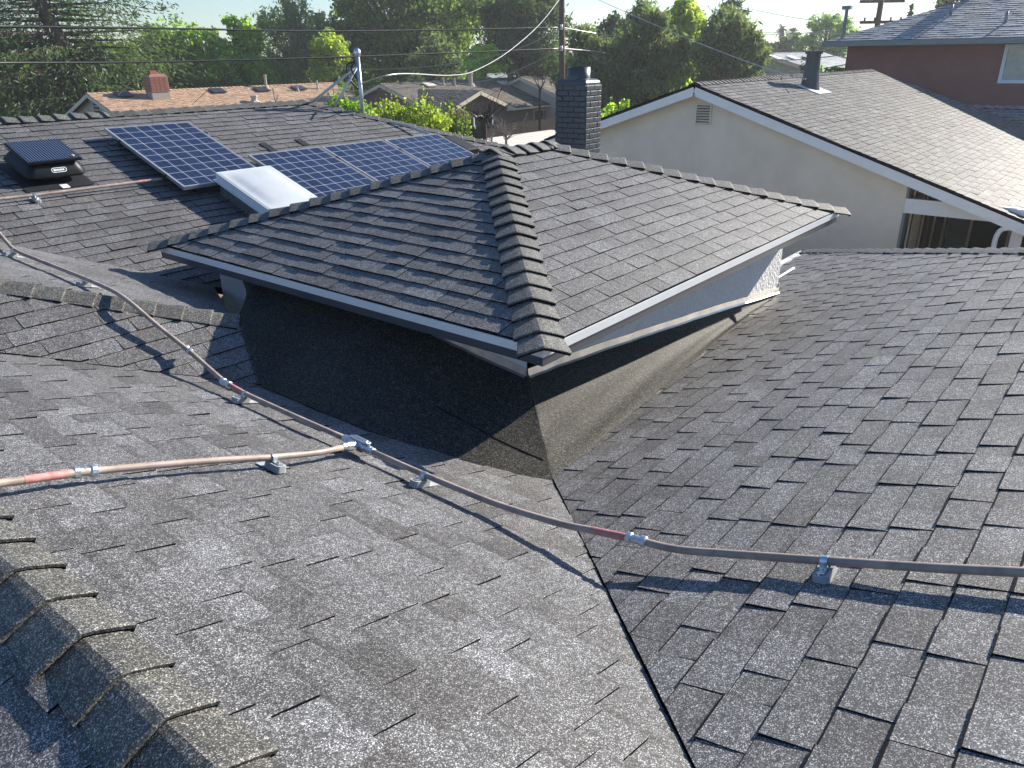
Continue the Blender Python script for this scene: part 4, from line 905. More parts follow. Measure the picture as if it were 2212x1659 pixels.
# ---- roofs farther away
def far_house(label, px, pyr, D, half, slope, length, roofm, wallm, name='far_house', seed=70, axis=0):
    p = at(px, pyr, D); t = thing(name, label, 'house', (p[0], p[1], GROUND)); gable(t, p[0], p[0]+length, p[1], p[2], half, slope, [M[roofm], M['edge']], M[wallm], M['cream_trim'], seed, exp=.3, wid=(.5, 1.0)); return t
far_house('grey roofed house partly hidden behind the brown house ridge', 1050, 160, 76, 4.5, .33, 12, 'shingle_slate', 'tan_stucco', seed=71)
t = far_house('house with tan-trimmed gable between brown house and eucalyptus', 1128, 166, 66, 4.5, .35, 12, 'shingle_brown', 'tan_stucco', seed=73)
gh = far_house('distant grey house with two white roof vents beside the maroon wall', 1650, 115, 64, 5.5, .28, 12, 'shingle_slate', 'curtain', seed=75)
for x, y in ((1674, 125), (1712, 126)):
    p = at(1650, 115, 64); low_vent(gh, slope_pt(x, y+2, p[1], p[2], .28), 1.0, 'trim')
dh = far_house('small dark roofed house with tan peaked gable behind the beige ridge', 1628, 168, 40, 3.4, .3, 9, 'shingle_brown', 'tan_stucco', seed=77)
p = at(1678, 176, 36.5); mb = MB()
for sgn in (-1, 1): q_ = p+np.array([.1, sgn*.75, -.42]); mb.box((p+q_)/2, .87, .12, .12, q_-p, (1, 0, 0))
mb.add([p, p+np.array([.1, .75, -.42]), p+np.array([.1, -.75, -.42])], [(0, 1, 2)]); mb.build('peaked_gable', M['cream_trim'], dh)
# ---- white patio cover, fence
pc = thing('patio_cover', 'white flat patio roof beside the chimney with plank seams', 'patio cover', (24, 19, GROUND))
mb = MB()
for k in range(8): mb.box((24.2, 16.6+k*.46, -3.0+k*.012), 5.4, .45, .05)
mb.build('deck', M['patio_white'], pc)
for x in (21.8, 26.6):
    for y in (16.6, 19.8): mb = MB(); mb.box((x, y, -4.33), .12, .12, 2.55); mb.build('post', M['trim'], pc)
def fence(p0, p1, label, h=1.8):
    p0, p1 = np.array(p0, float), np.array(p1, float); d = p1-p0; Ln = np.linalg.norm(d); d /= Ln; t = thing('wood_fence', label, 'fence', (p0[0], p0[1], GROUND)); rf = random.Random(3); mb = MB()
    k = int(Ln/.16)
    for i in range(k): q = p0+d*(i+.5)*.16; hh = h+rf.uniform(-.03, .03); mb.box((q[0], q[1], GROUND+hh/2), .15, .022, hh, (d[0], d[1], 0), (-d[1], d[0], 0))
    mb.build('boards', M['dark_wood'], t); mb = MB()
    for z in (.4, 1.5): q = (p0+p1)/2; mb.box((q[0]-d[1]*.04, q[1]+d[0]*.04, GROUND+z), Ln, .04, .09, (d[0], d[1], 0), (-d[1], d[0], 0))
    mb.build('rails', M['dark_wood'], t)
fence((22, 31.5), (50, 31.0), 'dark weathered board fence in front of the brown house')
fence((13.2, -2), (13.2, 14), 'board fence between our house and the beige house')
# ================================================================== POLES AND WIRES
def ray_pt(x, y, D): return at(x, y, D)
pb_ = at(1216, 180, 40.0); up_ = thing('utility_pole', 'tall brown wooden utility pole behind the chimney', 'utility pole', (pb_[0], pb_[1], GROUND))
mb = MB(); mb.tube([(pb_[0], pb_[1], GROUND), (pb_[0]-.12, pb_[1]+.12, 6.5)], [.16, .12], 12); mb.build('shaft', M['pole_wood'], up_, smooth=True)
for y in (59, 105): mb = MB(); q = at(1212, y, 39.8); mb.tube([q-np.array([0, 0, .12]), q+np.array([0, 0, .12])], .07, 8); mb.build('insulator', M['insulator'], up_, smooth=True)
fp = at(1900, 20, 46); fpz = thing('utility_pole', 'distant utility pole with crossarm above the maroon roof', 'utility pole', (fp[0], fp[1], GROUND))
mb = MB(); mb.tube([(fp[0], fp[1], GROUND), (fp[0], fp[1], fp[2]+2.0)], [.17, .13], 10); mb.build('shaft', M['pole_wood'], fpz, smooth=True)
for y in (3, 48):
    c0 = at(1905, y, 46); mb = MB(); d_ = C_R-np.array([0, 0, C_R[2]]); mb.box(c0, 2.2, .12, .14, d_, (-d_[1], d_[0], 0)); 
    for k in (-.9, -.4, .4, .9): mb.tube([c0+d_*k+np.array([0, 0, .05]), c0+d_*k+np.array([0, 0, .22])], .045, 6)
    mb.build('crossarm', M['pole_wood'], fpz)
def wire(pts, r, mat, label, n=10):
    mb = MB(); mb.tube(smooth_path(pts, n), r, 6); o = mb.build('overhead_cable', M[mat], None, smooth=True); return tag(o, label, 'cable')
def span(pxs, D0, D1, r, mat, label):
    """pxs: sighting points along the cable, distance runs D0..D1 evenly along the span"""
    n = len(pxs); P = []
    for i, (x, y) in enumerate(pxs): f = i/(n-1); P.append(at(x, y, 1/((1-f)/D0+f/D1)))
    return wire(P, r, mat, label)
span([(-160, 54), (0, 57), (365, 62), (690, 67.5), (960, 64.5), (1213, 59.5)], 24, 39.8, .034, 'cable', 'thick upper cable crossing the trees on the left')
span([(-160, 136), (0, 136), (335, 134), (690, 125), (965, 115), (1213, 105)], 24, 39.8, .036, 'cable', 'thick lower cable crossing the trees on the left')
mt = mtop-np.array([0, 0, .42])
P = [mt]+[at(x, y, D) for x, y, D in ((860, 160, 13), (975, 163, 17), (1030, 151, 21), (1100, 110, 27), (1165, 53, 33), (1212, -6, 39.5))]; wire(P, .011, 'cable_alu', 'sagging twisted service cable from the mast up to the pole')
span([(1213, 59.5), (1260, 68), (1380, 88), (1460, 100)], 39.8, 55, .03, 'cable_alu', 'upper cable running right from the brown pole into the eucalyptus')
span([(1213, 105), (1270, 110), (1330, 118)], 39.8, 50, .03, 'cable_alu', 'lower cable running right from the brown pole')
span([(1270, -10), (1400, 48), (1525, 100), (1660, 150), (1740, 172)], 34, 20.5, .010, 'cable_alu', 'twisted service cable sloping down to the beige roof vent')
span([(1360, -6), (1480, 62), (1640, 70), (1800, 72), (2000, 66)], 60, 70, .02, 'cable_alu', 'thin high wire crossing the sky on the right')
span([(1600, 16), (1740, 42), (1900, 49)], 70, 46, .02, 'cable_alu', 'thin wire from the conifer to the crossarm pole')
span([(1640, 76), (1730, 72), (1812, 64)], 60, 44, .02, 'cable_alu', 'thin wire passing above the palms')
span([(1640, 133), (1740, 128), (1826, 118)], 50, 33, .022, 'cable_alu', 'pale wire crossing in front of the distant grey house, upper of two')
span([(1640, 158), (1740, 153), (1826, 140)], 50, 33, .022, 'cable_alu', 'pale wire crossing in front of the distant grey house, lower of two')
span([(700, 146), (820, 150), (960, 140), (1100, 112), (1213, 62)], 60, 40, .016, 'cable_alu', 'thin drooping wire behind the mast, upper of two')
span([(600, 184), (760, 196), (900, 188), (1060, 172), (1213, 108)], 60, 40, .016, 'cable_alu', 'thin drooping wire behind the mast, lower of two')
span([(255, 206), (326, 135)], 53, 27, .012, 'cable_alu', 'pale service drop from the lower cable to the terracotta roof')
span([(415, 226), (518, 132)], 50, 29, .012, 'cable', 'dark service drop slanting across the terracotta roof')
span([(975, 255), (1060, 205), (1213, 108)], 42, 40, .012, 'cable', 'dark service drop slanting over the brown house roof')

# ================================================================== TREES
def quads(name, P, D1, D2, tint, mat, parent):
    """leaf quads from centre P and half axes D1, D2 (n,3)"""
    n = len(P); off = ORG[parent.name] if parent is not None else np.zeros(3)
    V = np.empty((n, 4, 3)); V[:, 0] = P-D1; V[:, 1] = P-D2*.55; V[:, 2] = P+D1; V[:, 3] = P+D2*.55
    V = (V-off).reshape(-1, 3)
    me = bpy.data.meshes.new(name); me.vertices.add(n*4); me.vertices.foreach_set('co', V.ravel().astype(np.float32)); me.loops.add(n*4); me.loops.foreach_set('vertex_index', np.arange(n*4, dtype=np.int32))
    me.polygons.add(n); me.polygons.foreach_set('loop_start', np.arange(0, n*4, 4, dtype=np.int32)); me.polygons.foreach_set('loop_total', np.full(n, 4, dtype=np.int32))
    a = me.attributes.new('tint', 'FLOAT', 'FACE'); a.data.foreach_set('value', np.clip(tint, 0, 1).astype(np.float32)); me.materials.append(mat); me.update(); me.validate()
    o = bpy.data.objects.new(name, me); COL.objects.link(o)
    if parent is not None: o.parent = parent; ORG[o.name] = off
    return o
def rdir(n): v = rng.normal(size=(n, 3)); return v/np.linalg.norm(v, axis=1)[:, None]
def tree(label, blobs, D, mat, n, leaf=.3, hang=0.0, trunk=None, bark='bark', cat='tree', name='broadleaf_tree', group=None, fill=.55, base=GROUND, tvar=.25, depth=.8, limbs=True, clump=26):
    """blobs: (px, py, rx_px, ry_px[, weight]) as sighted; every blob becomes an ellipsoid of real size round the tree's axis at distance D"""
    k = D/F_PX*1.09; E = []
    for b in blobs:
        c = at(b[0], b[1], D+rng.uniform(-.5, .5)*k*b[2]*1.2); E.append((c, b[2]*k*.86, b[3]*k*.86, b[4] if len(b) > 4 else 1.0))
    cx_ = np.mean([e[0] for e in E], axis=0)
    if n > 1600:
        for (c, rx, rz, w) in list(E):
            for _ in range(4):
                dv = rdir(1)[0]; dv[2] = abs(dv[2])*.9-.15; q = rng.uniform(.28, .5); E.append((c+dv*np.array([rx, rx, rz])*rng.uniform(.85, 1.08), rx*q, rz*q, 1.5))
    foot = np.array([cx_[0], cx_[1], base]) if trunk is None else np.append(at(trunk, 200, D)[:2], base)
    t = thing(name, label, cat, foot, group)
    A = np.array([e[1]*e[2]*e[3] for e in E]); cnt = (n*A/A.sum()).astype(int)
    Ps, Ts = [], []
    for (c, rx, rz, w), m in zip(E, cnt):
        if m < 4: continue
        nc = max(3, m//clump); d = rdir(nc); rad = (fill+(1.08-fill)*rng.random(nc)**.6)[:, None]
        cc_ = c+d*rad*np.array([rx, rx*depth, rz]); sz = (.14+.16*rng.random(nc))*min(rx, rz)+leaf*.6
        idx = rng.integers(0, nc, m); q = rng.normal(size=(m, 3))*np.array([1, 1, .75])*(sz[idx]*.62)[:, None]
        q[:, 2] -= hang*np.abs(rng.normal(size=m))*sz[idx]
        Ps.append(cc_[idx]+q); ct = rng.random(nc)*.5+.25; Ts.append(ct[idx]+rng.normal(size=m)*tvar*.5)
    P = np.concatenate(Ps); T = np.concatenate(Ts); m = len(P)
    d1 = rdir(m); 
    if hang: d1 = d1*(1-.75*min(1, hang))+np.array([0, 0, -1.0])*min(1, hang)*.9; d1 /= np.linalg.norm(d1, axis=1)[:, None]
    d2 = np.cross(d1, rdir(m)); d2 /= np.linalg.norm(d2, axis=1)[:, None]+1e-9
    s = leaf*(.6+.8*rng.random(m))[:, None]
    quads('crown', P, d1*s*.5*(1.5 if hang else 1.0), d2*s*(.35 if hang else .8), T, mat, t)
    mb = MB(); H = max(e[0][2] for e in E)-base; r0 = max(.10, H*.022)
    top = cx_+np.array([0, 0, .2*max(e[2] for e in E)]); mid = (foot+top)/2+rng.normal(size=3)*np.array([.25, .25, 0])*r0*3
    mb.tube(smooth_path([foot, mid, top], 4), [r0*(1-.75*i/8) for i in range(9)], 8)
    if limbs:
        for (c, rx, rz, w) in E:
            for _ in range(3):
                e_ = c+rdir(1)[0]*np.array([rx, rx, rz])*.75; s_ = foot+(top-foot)*rng.uniform(.35, .8); md = (s_+e_)/2+np.array([0, 0, .08*np.linalg.norm(e_-s_)]); mb.tube(smooth_path([s_, md, e_], 3), [r0*.42*(1-.8*i/6) for i in range(7)], 5)
    mb.build('trunk', M[bark], t, smooth=True)
    return t
LF = dict(
 fir=leaf_mat('fir_needles', (0.042, 0.080, 0.034), (0.168, 0.228, 0.085), .45), hedge=leaf_mat('yew_leaves', (0.059, 0.108, 0.034), (0.218, 0.308, 0.076), .5),
 lime=leaf_mat('lime_leaves', (0.134, 0.251, 0.051), (0.403, 0.616, 0.119), .6), yel=leaf_mat('yellow_leaves', (0.235, 0.319, 0.051), (0.521, 0.627, 0.119), .6),
 oak=leaf_mat('oak_leaves', (0.067, 0.125, 0.034), (0.286, 0.399, 0.076), .58), birch=leaf_mat('birch_leaves', (0.118, 0.194, 0.085), (0.336, 0.456, 0.204), .55),
 euc=leaf_mat('eucalyptus_leaves', (0.071, 0.114, 0.060), (0.302, 0.365, 0.187), .48), dark=leaf_mat('dark_leaves', (0.038, 0.074, 0.043), (0.143, 0.205, 0.093), .42),
 pale=leaf_mat('pale_leaves', (0.151, 0.239, 0.119), (0.353, 0.502, 0.238), .55), bright=leaf_mat('bright_lime_leaves', (0.269, 0.410, 0.060), (0.538, 0.752, 0.136), .6))
def conifer(label, px, D, top, span_px, mat, n_whorl, leaf, seed, lean=0, droop=.28, z0=GROUND+2.2, rtrunk=.38, name='conifer_tree', lower=1.0, per=7, dens=46, lift_=.0):
    r = np.random.default_rng(seed); k = D/F_PX*1.09; p = at(px, 150, D); foot = np.array([p[0], p[1], GROUND]); topz = at(px, top, D)[2]
    t = thing(name, label, 'tree', foot); axis = C_R.copy(); axis[2] = 0; axis /= np.linalg.norm(axis)
    tp = np.array([p[0], p[1], topz])+axis*lean; mb = MB(); mb.tube([foot, (foot+tp)/2, tp], [rtrunk, rtrunk*.62, .05], 10)
    Ps, D1, D2, T = [], [], [], []; Rm_ = span_px*k
    for i in range(n_whorl):
        f = i/(n_whorl-1); z = z0+(topz-z0)*f; c = foot+(tp-foot)*((z-GROUND)/(topz-GROUND)); R_ = Rm_*((1-f)**.75*.92+.08)*lower
        for j in range(per):
            a = 2*math.pi*(j+r.random()*.8)/per+i*1.3; Ln = R_*r.uniform(.55, 1.1); dv = np.array([math.cos(a), math.sin(a), 0]); up = lift_*r.uniform(.5, 1.2)
            if rtrunk > .7 and f > .25 and dv@(-foot/np.linalg.norm(foot)) > .72: continue
            m = max(10, int(dens*Ln/Rm_)+8); s = r.random(m)**.75; br = c+np.outer(s*Ln, dv); br[:, 2] += up*s*Ln-droop*Ln*s**2+.10*Ln*s**3
            w = Ln*.17*(1.15-s); sd = np.array([-dv[1], dv[0], 0]); br += np.outer(r.normal(size=m)*w, sd); br[:, 2] -= np.abs(r.normal(size=m))*(.10+.06*Ln)
            Ps.append(br); q = dv*.6+r.normal(size=(m, 3))*.45-np.array([0, 0, .35]); q /= np.linalg.norm(q, axis=1)[:, None]; D1.append(q*leaf*r.uniform(.6, 1.3, m)[:, None]); x = np.cross(q, r.normal(size=(m, 3))); x /= np.linalg.norm(x, axis=1)[:, None]; D2.append(x*leaf*.42); T.append(np.full(m, r.uniform(.2, .75))+r.normal(size=m)*.15)
            e = c+dv*Ln*.92; e[2] += up*Ln-droop*Ln*.8; md = c+dv*Ln*.5; md[2] += up*Ln*.5-droop*Ln*.25+.05; mb.tube([c, md, e], [.07*rtrunk/.38+.01, .035, .01], 5)
    mb.build('trunk', M['bark'], t, smooth=True); quads('crown', np.concatenate(Ps), np.concatenate(D1), np.concatenate(D2), np.concatenate(T), mat, t); return t
def shrub(label, x0, x1, ytop, ybot, D, mat, n, seed, leaf=.11, shoots=9):
    # upright stems with leaves strung along them, so the outline stays loose
    r = np.random.default_rng(seed); kx = (x0+x1)/2; c = at(kx, ybot, D); ax = C_R.copy(); ax[2] = 0; ax /= np.linalg.norm(ax); dp = np.array([-ax[1], ax[0], 0]); foot = np.array([c[0], c[1], GROUND]); k = D/F_PX*1.09
    t = thing('garden_shrub', label, 'shrub', foot); mb = MB(); Ps, T = [], []
    hw = (x1-x0)/2*k; zt = at(kx, ytop, D)[2]; zb = at(kx, ybot, D)[2]
    m_ = max(30, n//26)
    for i in range(m_):
        u_ = r.uniform(-1, 1); tall = r.random() < shoots/m_*3; top = c+ax*u_*hw+dp*r.uniform(-.5, .5)*hw; env = (1-.55*u_*u_)*(.72+.16*math.sin(u_*7+seed)+.12*r.random())
        top[2] = zb+(zt-zb)*(env*(1.25 if tall else .9)); b0 = c+ax*u_*hw*.55+dp*r.uniform(-.3, .3)*hw; b0[2] = zb-.9
        md = (top+b0)/2+r.normal(size=3)*.08; P = smooth_path([b0, md, top], 4); mb.tube(P, [.012*(1-.07*q) for q in range(9)], 4)
        L_ = np.linalg.norm(top-b0); cnt = int(n/m_*(.5 if tall else 1)); s_ = r.random(cnt)**.7; A = np.array(P); idx = (s_*8).astype(int).clip(0, 7); q = A[idx]+(A[idx+1]-A[idx])*(s_*8-idx)[:, None]; q += r.normal(size=(cnt, 3))*(.035 if tall else .10)*(1.2-s_)[:, None]*1.6
        Ps.append(q); T.append(np.full(cnt, r.uniform(.1, .9))+r.normal(size=cnt)*.2)
    P = np.concatenate(Ps); T = np.concatenate(T); m = len(P); d1 = r.normal(size=(m, 3)); d1 /= np.linalg.norm(d1, axis=1)[:, None]; d2 = np.cross(d1, r.normal(size=(m, 3))); d2 /= np.linalg.norm(d2, axis=1)[:, None]; s2 = leaf*r.uniform(.5, 1.3, m)[:, None]
    quads('foliage', P, d1*s2*.55, d2*s2*.7, T, mat, t); mb.build('stem', M['bark'], t); return t
conifer('huge dark redwood with leaning trunk and drooping boughs at the far left', 205, 74, -300, 285, LF['fir'], 34, .25, 5, lean=-6.2, droop=.22, z0=-3, rtrunk=.85, per=8, dens=190, lift_=.12)
tree('dark dense hedge-like evergreen under the redwood at the left edge', [(20, 200, 70, 60), (90, 205, 70, 55), (40, 140, 60, 50)], 76, LF['hedge'], 9000, .34, name='evergreen_tree')
tree('dark bushy evergreen between the redwood and the red brick chimney', [(160, 195, 60, 45), (225, 175, 60, 55), (280, 170, 60, 55), (200, 140, 50, 40), (320, 175, 40, 40)], 78, LF['hedge'], 14000, .34, name='evergreen_tree')
tree('light green maple with ragged top behind the brick chimney', [(360, 140, 55, 52), (385, 82, 34, 32), (340, 120, 36, 36), (420, 145, 60, 48), (448, 90, 26, 26), (400, 175, 70, 35)], 82, LF['lime'], 12000, .34)
tree('light green maple with thin upright sprigs left of the birch', [(500, 145, 50, 40), (530, 72, 22, 20), (505, 48, 20, 14), (550, 88, 18, 22), (520, 105, 26, 22), (480, 170, 60, 30), (530, 170, 50, 30)], 80, LF['lime'], 8500, .32)
tree('grey-green birch with wispy weeping top', [(620, 110, 62, 70), (600, 60, 42, 40), (650, 45, 40, 42), (680, 80, 40, 45), (590, 160, 60, 40), (660, 155, 60, 45), (700, 60, 22, 30), (640, 15, 16, 26, .6), (615, 12, 10, 22, .5)], 84, LF['birch'], 13000, .32, hang=.5, bark='pale_bark')
tree('rounded yellow-green tree right of the birch', [(712, 115, 30, 38), (700, 150, 30, 30), (728, 100, 20, 20)], 76, LF['yel'], 3600, .26)
tree('large spreading oak with mixed yellow and dark green foliage', [(780, 60, 60, 70), (850, 40, 70, 70), (930, 40, 70, 65), (800, 130, 75, 55), (890, 120, 75, 60), (960, 120, 60, 55), (745, 110, 30, 60), (880, -30, 90, 50), (1010, 15, 50, 45), (760, -10, 40, 50)], 86, LF['oak'], 30000, .36, fill=.5)
tree('sunlit pale green tree top rising right of the oak', [(990, 25, 60, 40), (1040, 5, 50, 35), (960, -10, 60, 35)], 95, LF['lime'], 7000, .34)
tree('small bright yellow-green tree behind the brown house ridge', [(1035, 135, 28, 25), (1050, 115, 22, 18), (1020, 155, 24, 14), (1080, 150, 20, 10)], 68, LF['bright'], 3000, .24, limbs=False)
tree('brownish eucalyptus with hanging leaves left of the bright yellow tree', [(940, 110, 30, 45), (960, 150, 40, 25), (905, 150, 30, 30)], 74, LF['euc'], 4500, .28, hang=.38, fill=.35)
tree('tall dark eucalyptus directly left of the brown pole', [(1075, 60, 50, 55), (1130, 40, 48, 60), (1180, 60, 45, 70), (1110, 110, 60, 40), (1190, 130, 40, 50), (1150, -10, 60, 40), (1080, 20, 30, 30), (1150, 150, 50, 25)], 70, LF['dark'], 17000, .32, hang=.5)
tree('grey eucalyptus directly right of the brown pole', [(1270, 120, 45, 60), (1310, 150, 60, 60), (1240, 165, 35, 50), (1260, 90, 30, 30), (1350, 200, 60, 50), (1290, 215, 60, 40)], 50, LF['euc'], 12000, .27, hang=.38, fill=.35)
tree('small round dark tree against the sky right of the pole', [(1320, 75, 32, 32), (1310, 95, 36, 24), (1338, 60, 18, 18)], 66, LF['dark'], 3600, .28)
tree('tall leafy eucalyptus with flecked hanging leaves', [(1400, 80, 45, 55), (1395, 35, 28, 28), (1430, 120, 40, 60), (1380, 140, 50, 60), (1410, 190, 60, 50), (1355, 110, 28, 40)], 48, LF['euc'], 15000, .25, hang=.42, fill=.35)
tree('tall tree with glowing yellow crown', [(1475, 60, 36, 42), (1465, 28, 24, 22), (1490, 90, 34, 34), (1450, 60, 18, 24), (1500, 55, 18, 22)], 56, LF['yel'], 7000, .27)
tree('green lower crown beneath the yellow crown', [(1470, 130, 40, 40), (1480, 180, 50, 50), (1455, 220, 50, 35)], 56.5, LF['oak'], 6500, .28)
tree('broad dark eucalyptus left of the distant grey house', [(1560, 80, 48, 50), (1590, 110, 50, 55), (1545, 140, 55, 60), (1600, 165, 45, 40), (1530, 195, 50, 40), (1575, 45, 30, 25), (1610, 140, 30, 40)], 50, LF['euc'], 16000, .26, hang=.38, fill=.35)
conifer('dark pointed redwood rising behind the broad eucalyptus', 1570, 72, -60, 70, LF['dark'], 18, .34, 9, droop=.2, rtrunk=.4, per=6, dens=60)
tree('pale airy tree beside the maroon house corner', [(1790, 70, 40, 32), (1760, 100, 34, 28), (1820, 95, 30, 30), (1775, 50, 30, 18), (1800, 120, 36, 28), (1755, 135, 30, 22)], 88, LF['pale'], 6500, .28, fill=.3)
tree('low dark hedge trees between the palms and the grey house', [(1690, 108, 30, 10), (1715, 98, 18, 16), (1660, 110, 24, 9)], 110, LF['dark'], 2600, .5, limbs=False)
shrub('yellow-green shrub at the foot of the maroon wall', 1750, 1825, 142, 175, 34, LF['lime'], 1300, 17, leaf=.15)
for x_, lb in ((1736, 'thin cypress before the distant grey house, leftmost of three'), (1744, 'thin cypress before the distant grey house, middle of three'), (1752, 'thin cypress before the distant grey house, rightmost of three')): tree(lb, [(x_, 140, 4, 12), (x_, 152, 5, 14)], 48, LF['dark'], 320, .16, limbs=False, name='cypress_shrub', cat='shrub', group='thin cypresses')
conifer('small dark conifer beside the crossarm pole', 1945, 60, 12, 16, LF['dark'], 12, .2, 21, droop=.1, rtrunk=.12, per=5, dens=26, z0=-2)
tree('bare-topped tree behind the maroon roof ridge', [(2110, -4, 40, 14), (2180, -2, 36, 14), (2040, 10, 16, 10)], 60, LF['dark'], 1500, .26)
for x, y, lb in ((1690, 62, 'taller of the two distant palms'), (1713, 70, 'shorter of the two distant palms')):
    D = 150; c = at(x, y, D); t = thing('palm_tree', lb, 'palm tree', (c[0], c[1], GROUND), 'distant palms'); mb = MB(); mb.tube([(c[0], c[1], GROUND), (c[0], c[1], c[2])], [.4, .28], 7); mb.build('trunk', M['bark'], t, smooth=True)
    Ps, D1, D2 = [], [], []
    for j in range(34):
        a = rng.random()*6.283; el = rng.uniform(-.6, 1.1); dv = np.array([math.cos(a)*math.cos(el), math.sin(a)*math.cos(el), math.sin(el)])
        for s_ in (.4, .9, 1.4): Ps.append(c+dv*s_*.9-np.array([0, 0, .25*s_*s_])); D1.append(dv*.55-np.array([0, 0, .2*s_])); x_ = np.cross(dv, (0, 0, 1.0)); D2.append(x_/np.linalg.norm(x_)*.35)
    quads('crown', np.array(Ps), np.array(D1), np.array(D2), rng.random(len(Ps)), LF['dark'], t)
# shrubs in the yard behind the far roof
shrub('yellow-green leafy shrub at the foot of the mast', 690, 800, 196, 262, 24, LF['lime'], 3000, 3)
shrub('tall yellow-green shrub with upright shoots right of the mast', 795, 965, 196, 282, 25, LF['yel'], 4600, 5, shoots=16)
shrub('darker loose shrub against the brown house gable', 930, 1015, 215, 285, 27, LF['oak'], 2000, 8)
shrub('lime shrub above the beige house rake', 1305, 1365, 212, 250, 30, LF['bright'], 1100, 11, leaf=.13)
shrub('leafy lime sprig sticking up by the beige gable peak', 1474, 1497, 162, 205, 30, LF['bright'], 300, 14, leaf=.17, shoots=3)
def bare(label, px, py0, py1, D, w, n, seed, mat='pale_bark', r0=.035):
    r = random.Random(seed); b = at(px, py0, D); t_ = at(px, py1, D); foot = np.array([b[0], b[1], GROUND]); t = thing('bare_tree', label, 'tree', foot); H = t_[2]-b[2]; k = D/F_PX; mb = MB(); ax = C_R-np.array([0, 0, C_R[2]])
    mb.tube([foot, b, b+np.array([0, 0, H*.25])], [r0*1.6, r0*1.2, r0], 6)
    for i in range(n):
        s_ = b+np.array([0, 0, H*r.uniform(-.1, .3)]); e = b+ax*r.uniform(-1, 1)*w*k+np.array([r.uniform(-.5, .5), r.uniform(-.5, .5), 0])*w*k+np.array([0, 0, H*r.uniform(.55, 1.05)]); md = s_*.6+e*.4+np.array([r.gauss(0, .06), r.gauss(0, .06), -.05]); P = smooth_path([s_, md, e], 4); mb.tube(P, [r0*.5*(1-.8*i_/8) for i_ in range(9)], 5)
        for _ in range(4):
            q = P[r.randint(2, 7)]; e2 = q+(e-s_)*.3+np.array([r.gauss(0, .2), r.gauss(0, .2), r.gauss(0, .12)])*w*k*1.2; mb.tube([q, (q+e2)/2+np.array([0, 0, .02]), e2], [r0*.22, r0*.16, r0*.06], 4)
    mb.build('trunk', M[mat], t, smooth=True); return t
bare('bare grey sapling in front of the white patio roof', 1093, 308, 252, 20, 34, 12, 3, r0=.028)
bare('knotted bare fruit tree against the brown gable', 1046, 270, 205, 26, 42, 14, 5, mat='bark', r0=.06)
bare('bare twiggy bush by the dark fence', 1062, 305, 262, 21, 16, 9, 8, r0=.02)
bare('bare leaning snag left of the brown pole', 1165, 205, 128, 45, 22, 7, 12, mat='bark', r0=.05)
# far woods as one mass
n = 16000; ang = rng.uniform(math.radians(-38), math.radians(40), n); D = rng.uniform(95, 150, n); az = _a*0+math.pi/2
wx = np.sin(ang)*D; wy = np.cos(ang)*D; P = np.stack([math.cos(_a)*wx+math.sin(_a)*wy, -math.sin(_a)*wx+math.cos(_a)*wy, np.zeros(n)], 1)
hgt = 4.2+1.6*np.sin(ang*23)+1.1*np.sin(ang*57+1)+.8*np.sin(ang*131); hgt = np.where(ang > math.radians(14.5), 4.6+.5*np.sin(ang*90), hgt+1.0); P[:, 2] = GROUND+hgt*rng.random(n)**.7
d1 = rdir(n); d2 = np.cross(d1, rdir(n)); o = quads('distant_trees', P, d1*.8, d2*.9, rng.random(n)*.8, LF['hedge'], None); tag(o, 'far belt of trees behind the houses', 'woods', kind='stuff')
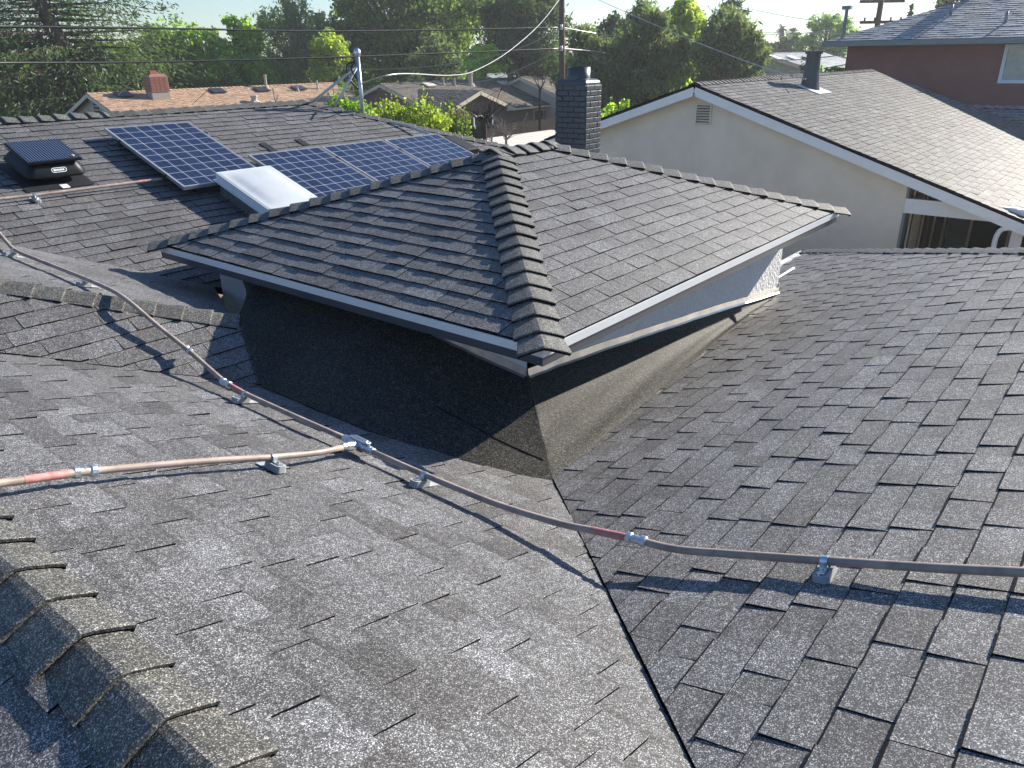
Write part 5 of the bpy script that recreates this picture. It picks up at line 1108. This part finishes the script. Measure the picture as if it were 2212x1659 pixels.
# ================================================================== GROUND, HILLS, SKY, LIGHT
mb = MB(); K = 40; Rg = 455
g = 24; xs = np.concatenate([np.linspace(-Rg, -120, 4), np.linspace(-80, 160, g), np.linspace(200, Rg, 4)]); V = [(x, y, GROUND-.02+.04*math.sin(x*.3)*math.cos(y*.27)*(abs(x) < 150 and abs(y) < 150)) for x in xs for y in xs]; m = len(xs)
mb.add(V, [(i*m+j, (i+1)*m+j, (i+1)*m+j+1, i*m+j+1) for i in range(m-1) for j in range(m-1)]); o = mb.build('ground', M['ground']); tag(o, 'yards and ground between the houses', 'ground', kind='structure')
HZ = bpy.data.materials.new('haze_air'); HZ.use_nodes = True; nt = HZ.node_tree; nt.nodes.clear(); ho = nt.nodes.new('ShaderNodeOutputMaterial'); pv = nt.nodes.new('ShaderNodeVolumePrincipled')
pv.inputs['Color'].default_value = (.93, .96, 1, 1); pv.inputs['Density'].default_value = .0007; pv.inputs['Anisotropy'].default_value = .45; nt.links.new(pv.outputs[0], ho.inputs['Volume'])
mb = MB(); mb.box((0, 0, (GROUND-1.2+24)/2), 940, 940, 24-GROUND+1.2); o = mb.build('haze', HZ); tag(o, 'pale bright haze in the air between near and far', 'haze', kind='stuff')
w = bpy.data.worlds.new('World'); sc.world = w; w.use_nodes = True; nt = w.node_tree; bg = nt.nodes['Background']
sky = nt.nodes.new('ShaderNodeTexSky'); sky.sky_type = 'NISHITA'; sky.sun_disc = False
elev = math.asin(SUN[2]); rot = math.atan2(SUN[0], SUN[1]); sky.sun_elevation = elev; sky.sun_rotation = rot; sky.dust_density = .05; sky.ozone_density = 1.6; sky.air_density = 1.15
nt.links.new(mul(nt, sky.outputs[0], (.74, .93, 1.19)), bg.inputs[0]); bg.inputs[1].default_value = .064
sl = bpy.data.lights.new('sun', 'SUN'); sl.energy = 5.0; sl.angle = math.radians(.55); sl.color = (1.0, .925, .81); so = bpy.data.objects.new('sun', sl); COL.objects.link(so)
so.rotation_euler = Vector(-SUN).to_track_quat('-Z', 'Y').to_euler(); so.location = (20, 0, 30)
# ================================================================== CAMERA
cam = bpy.data.cameras.new('camera'); co = bpy.data.objects.new('camera', cam); COL.objects.link(co); sc.camera = co
cam.sensor_width = 36; cam.lens = 36*F_PX/W_PX; cam.clip_start = .05; cam.clip_end = 12000
co.matrix_world = Matrix(((C_R[0], C_U[0], -C_W[0], 0), (C_R[1], C_U[1], -C_W[1], 0), (C_R[2], C_U[2], -C_W[2], 0), (0, 0, 0, 1)))
sc.view_settings.view_transform = 'Standard'; sc.view_settings.look = 'None'; sc.view_settings.exposure = 1.08; sc.view_settings.gamma = 1.0; sc.view_settings.use_curve_mapping = False
sc.cycles.use_denoising = True; sc.cycles.max_bounces = 8; sc.cycles.transparent_max_bounces = 8
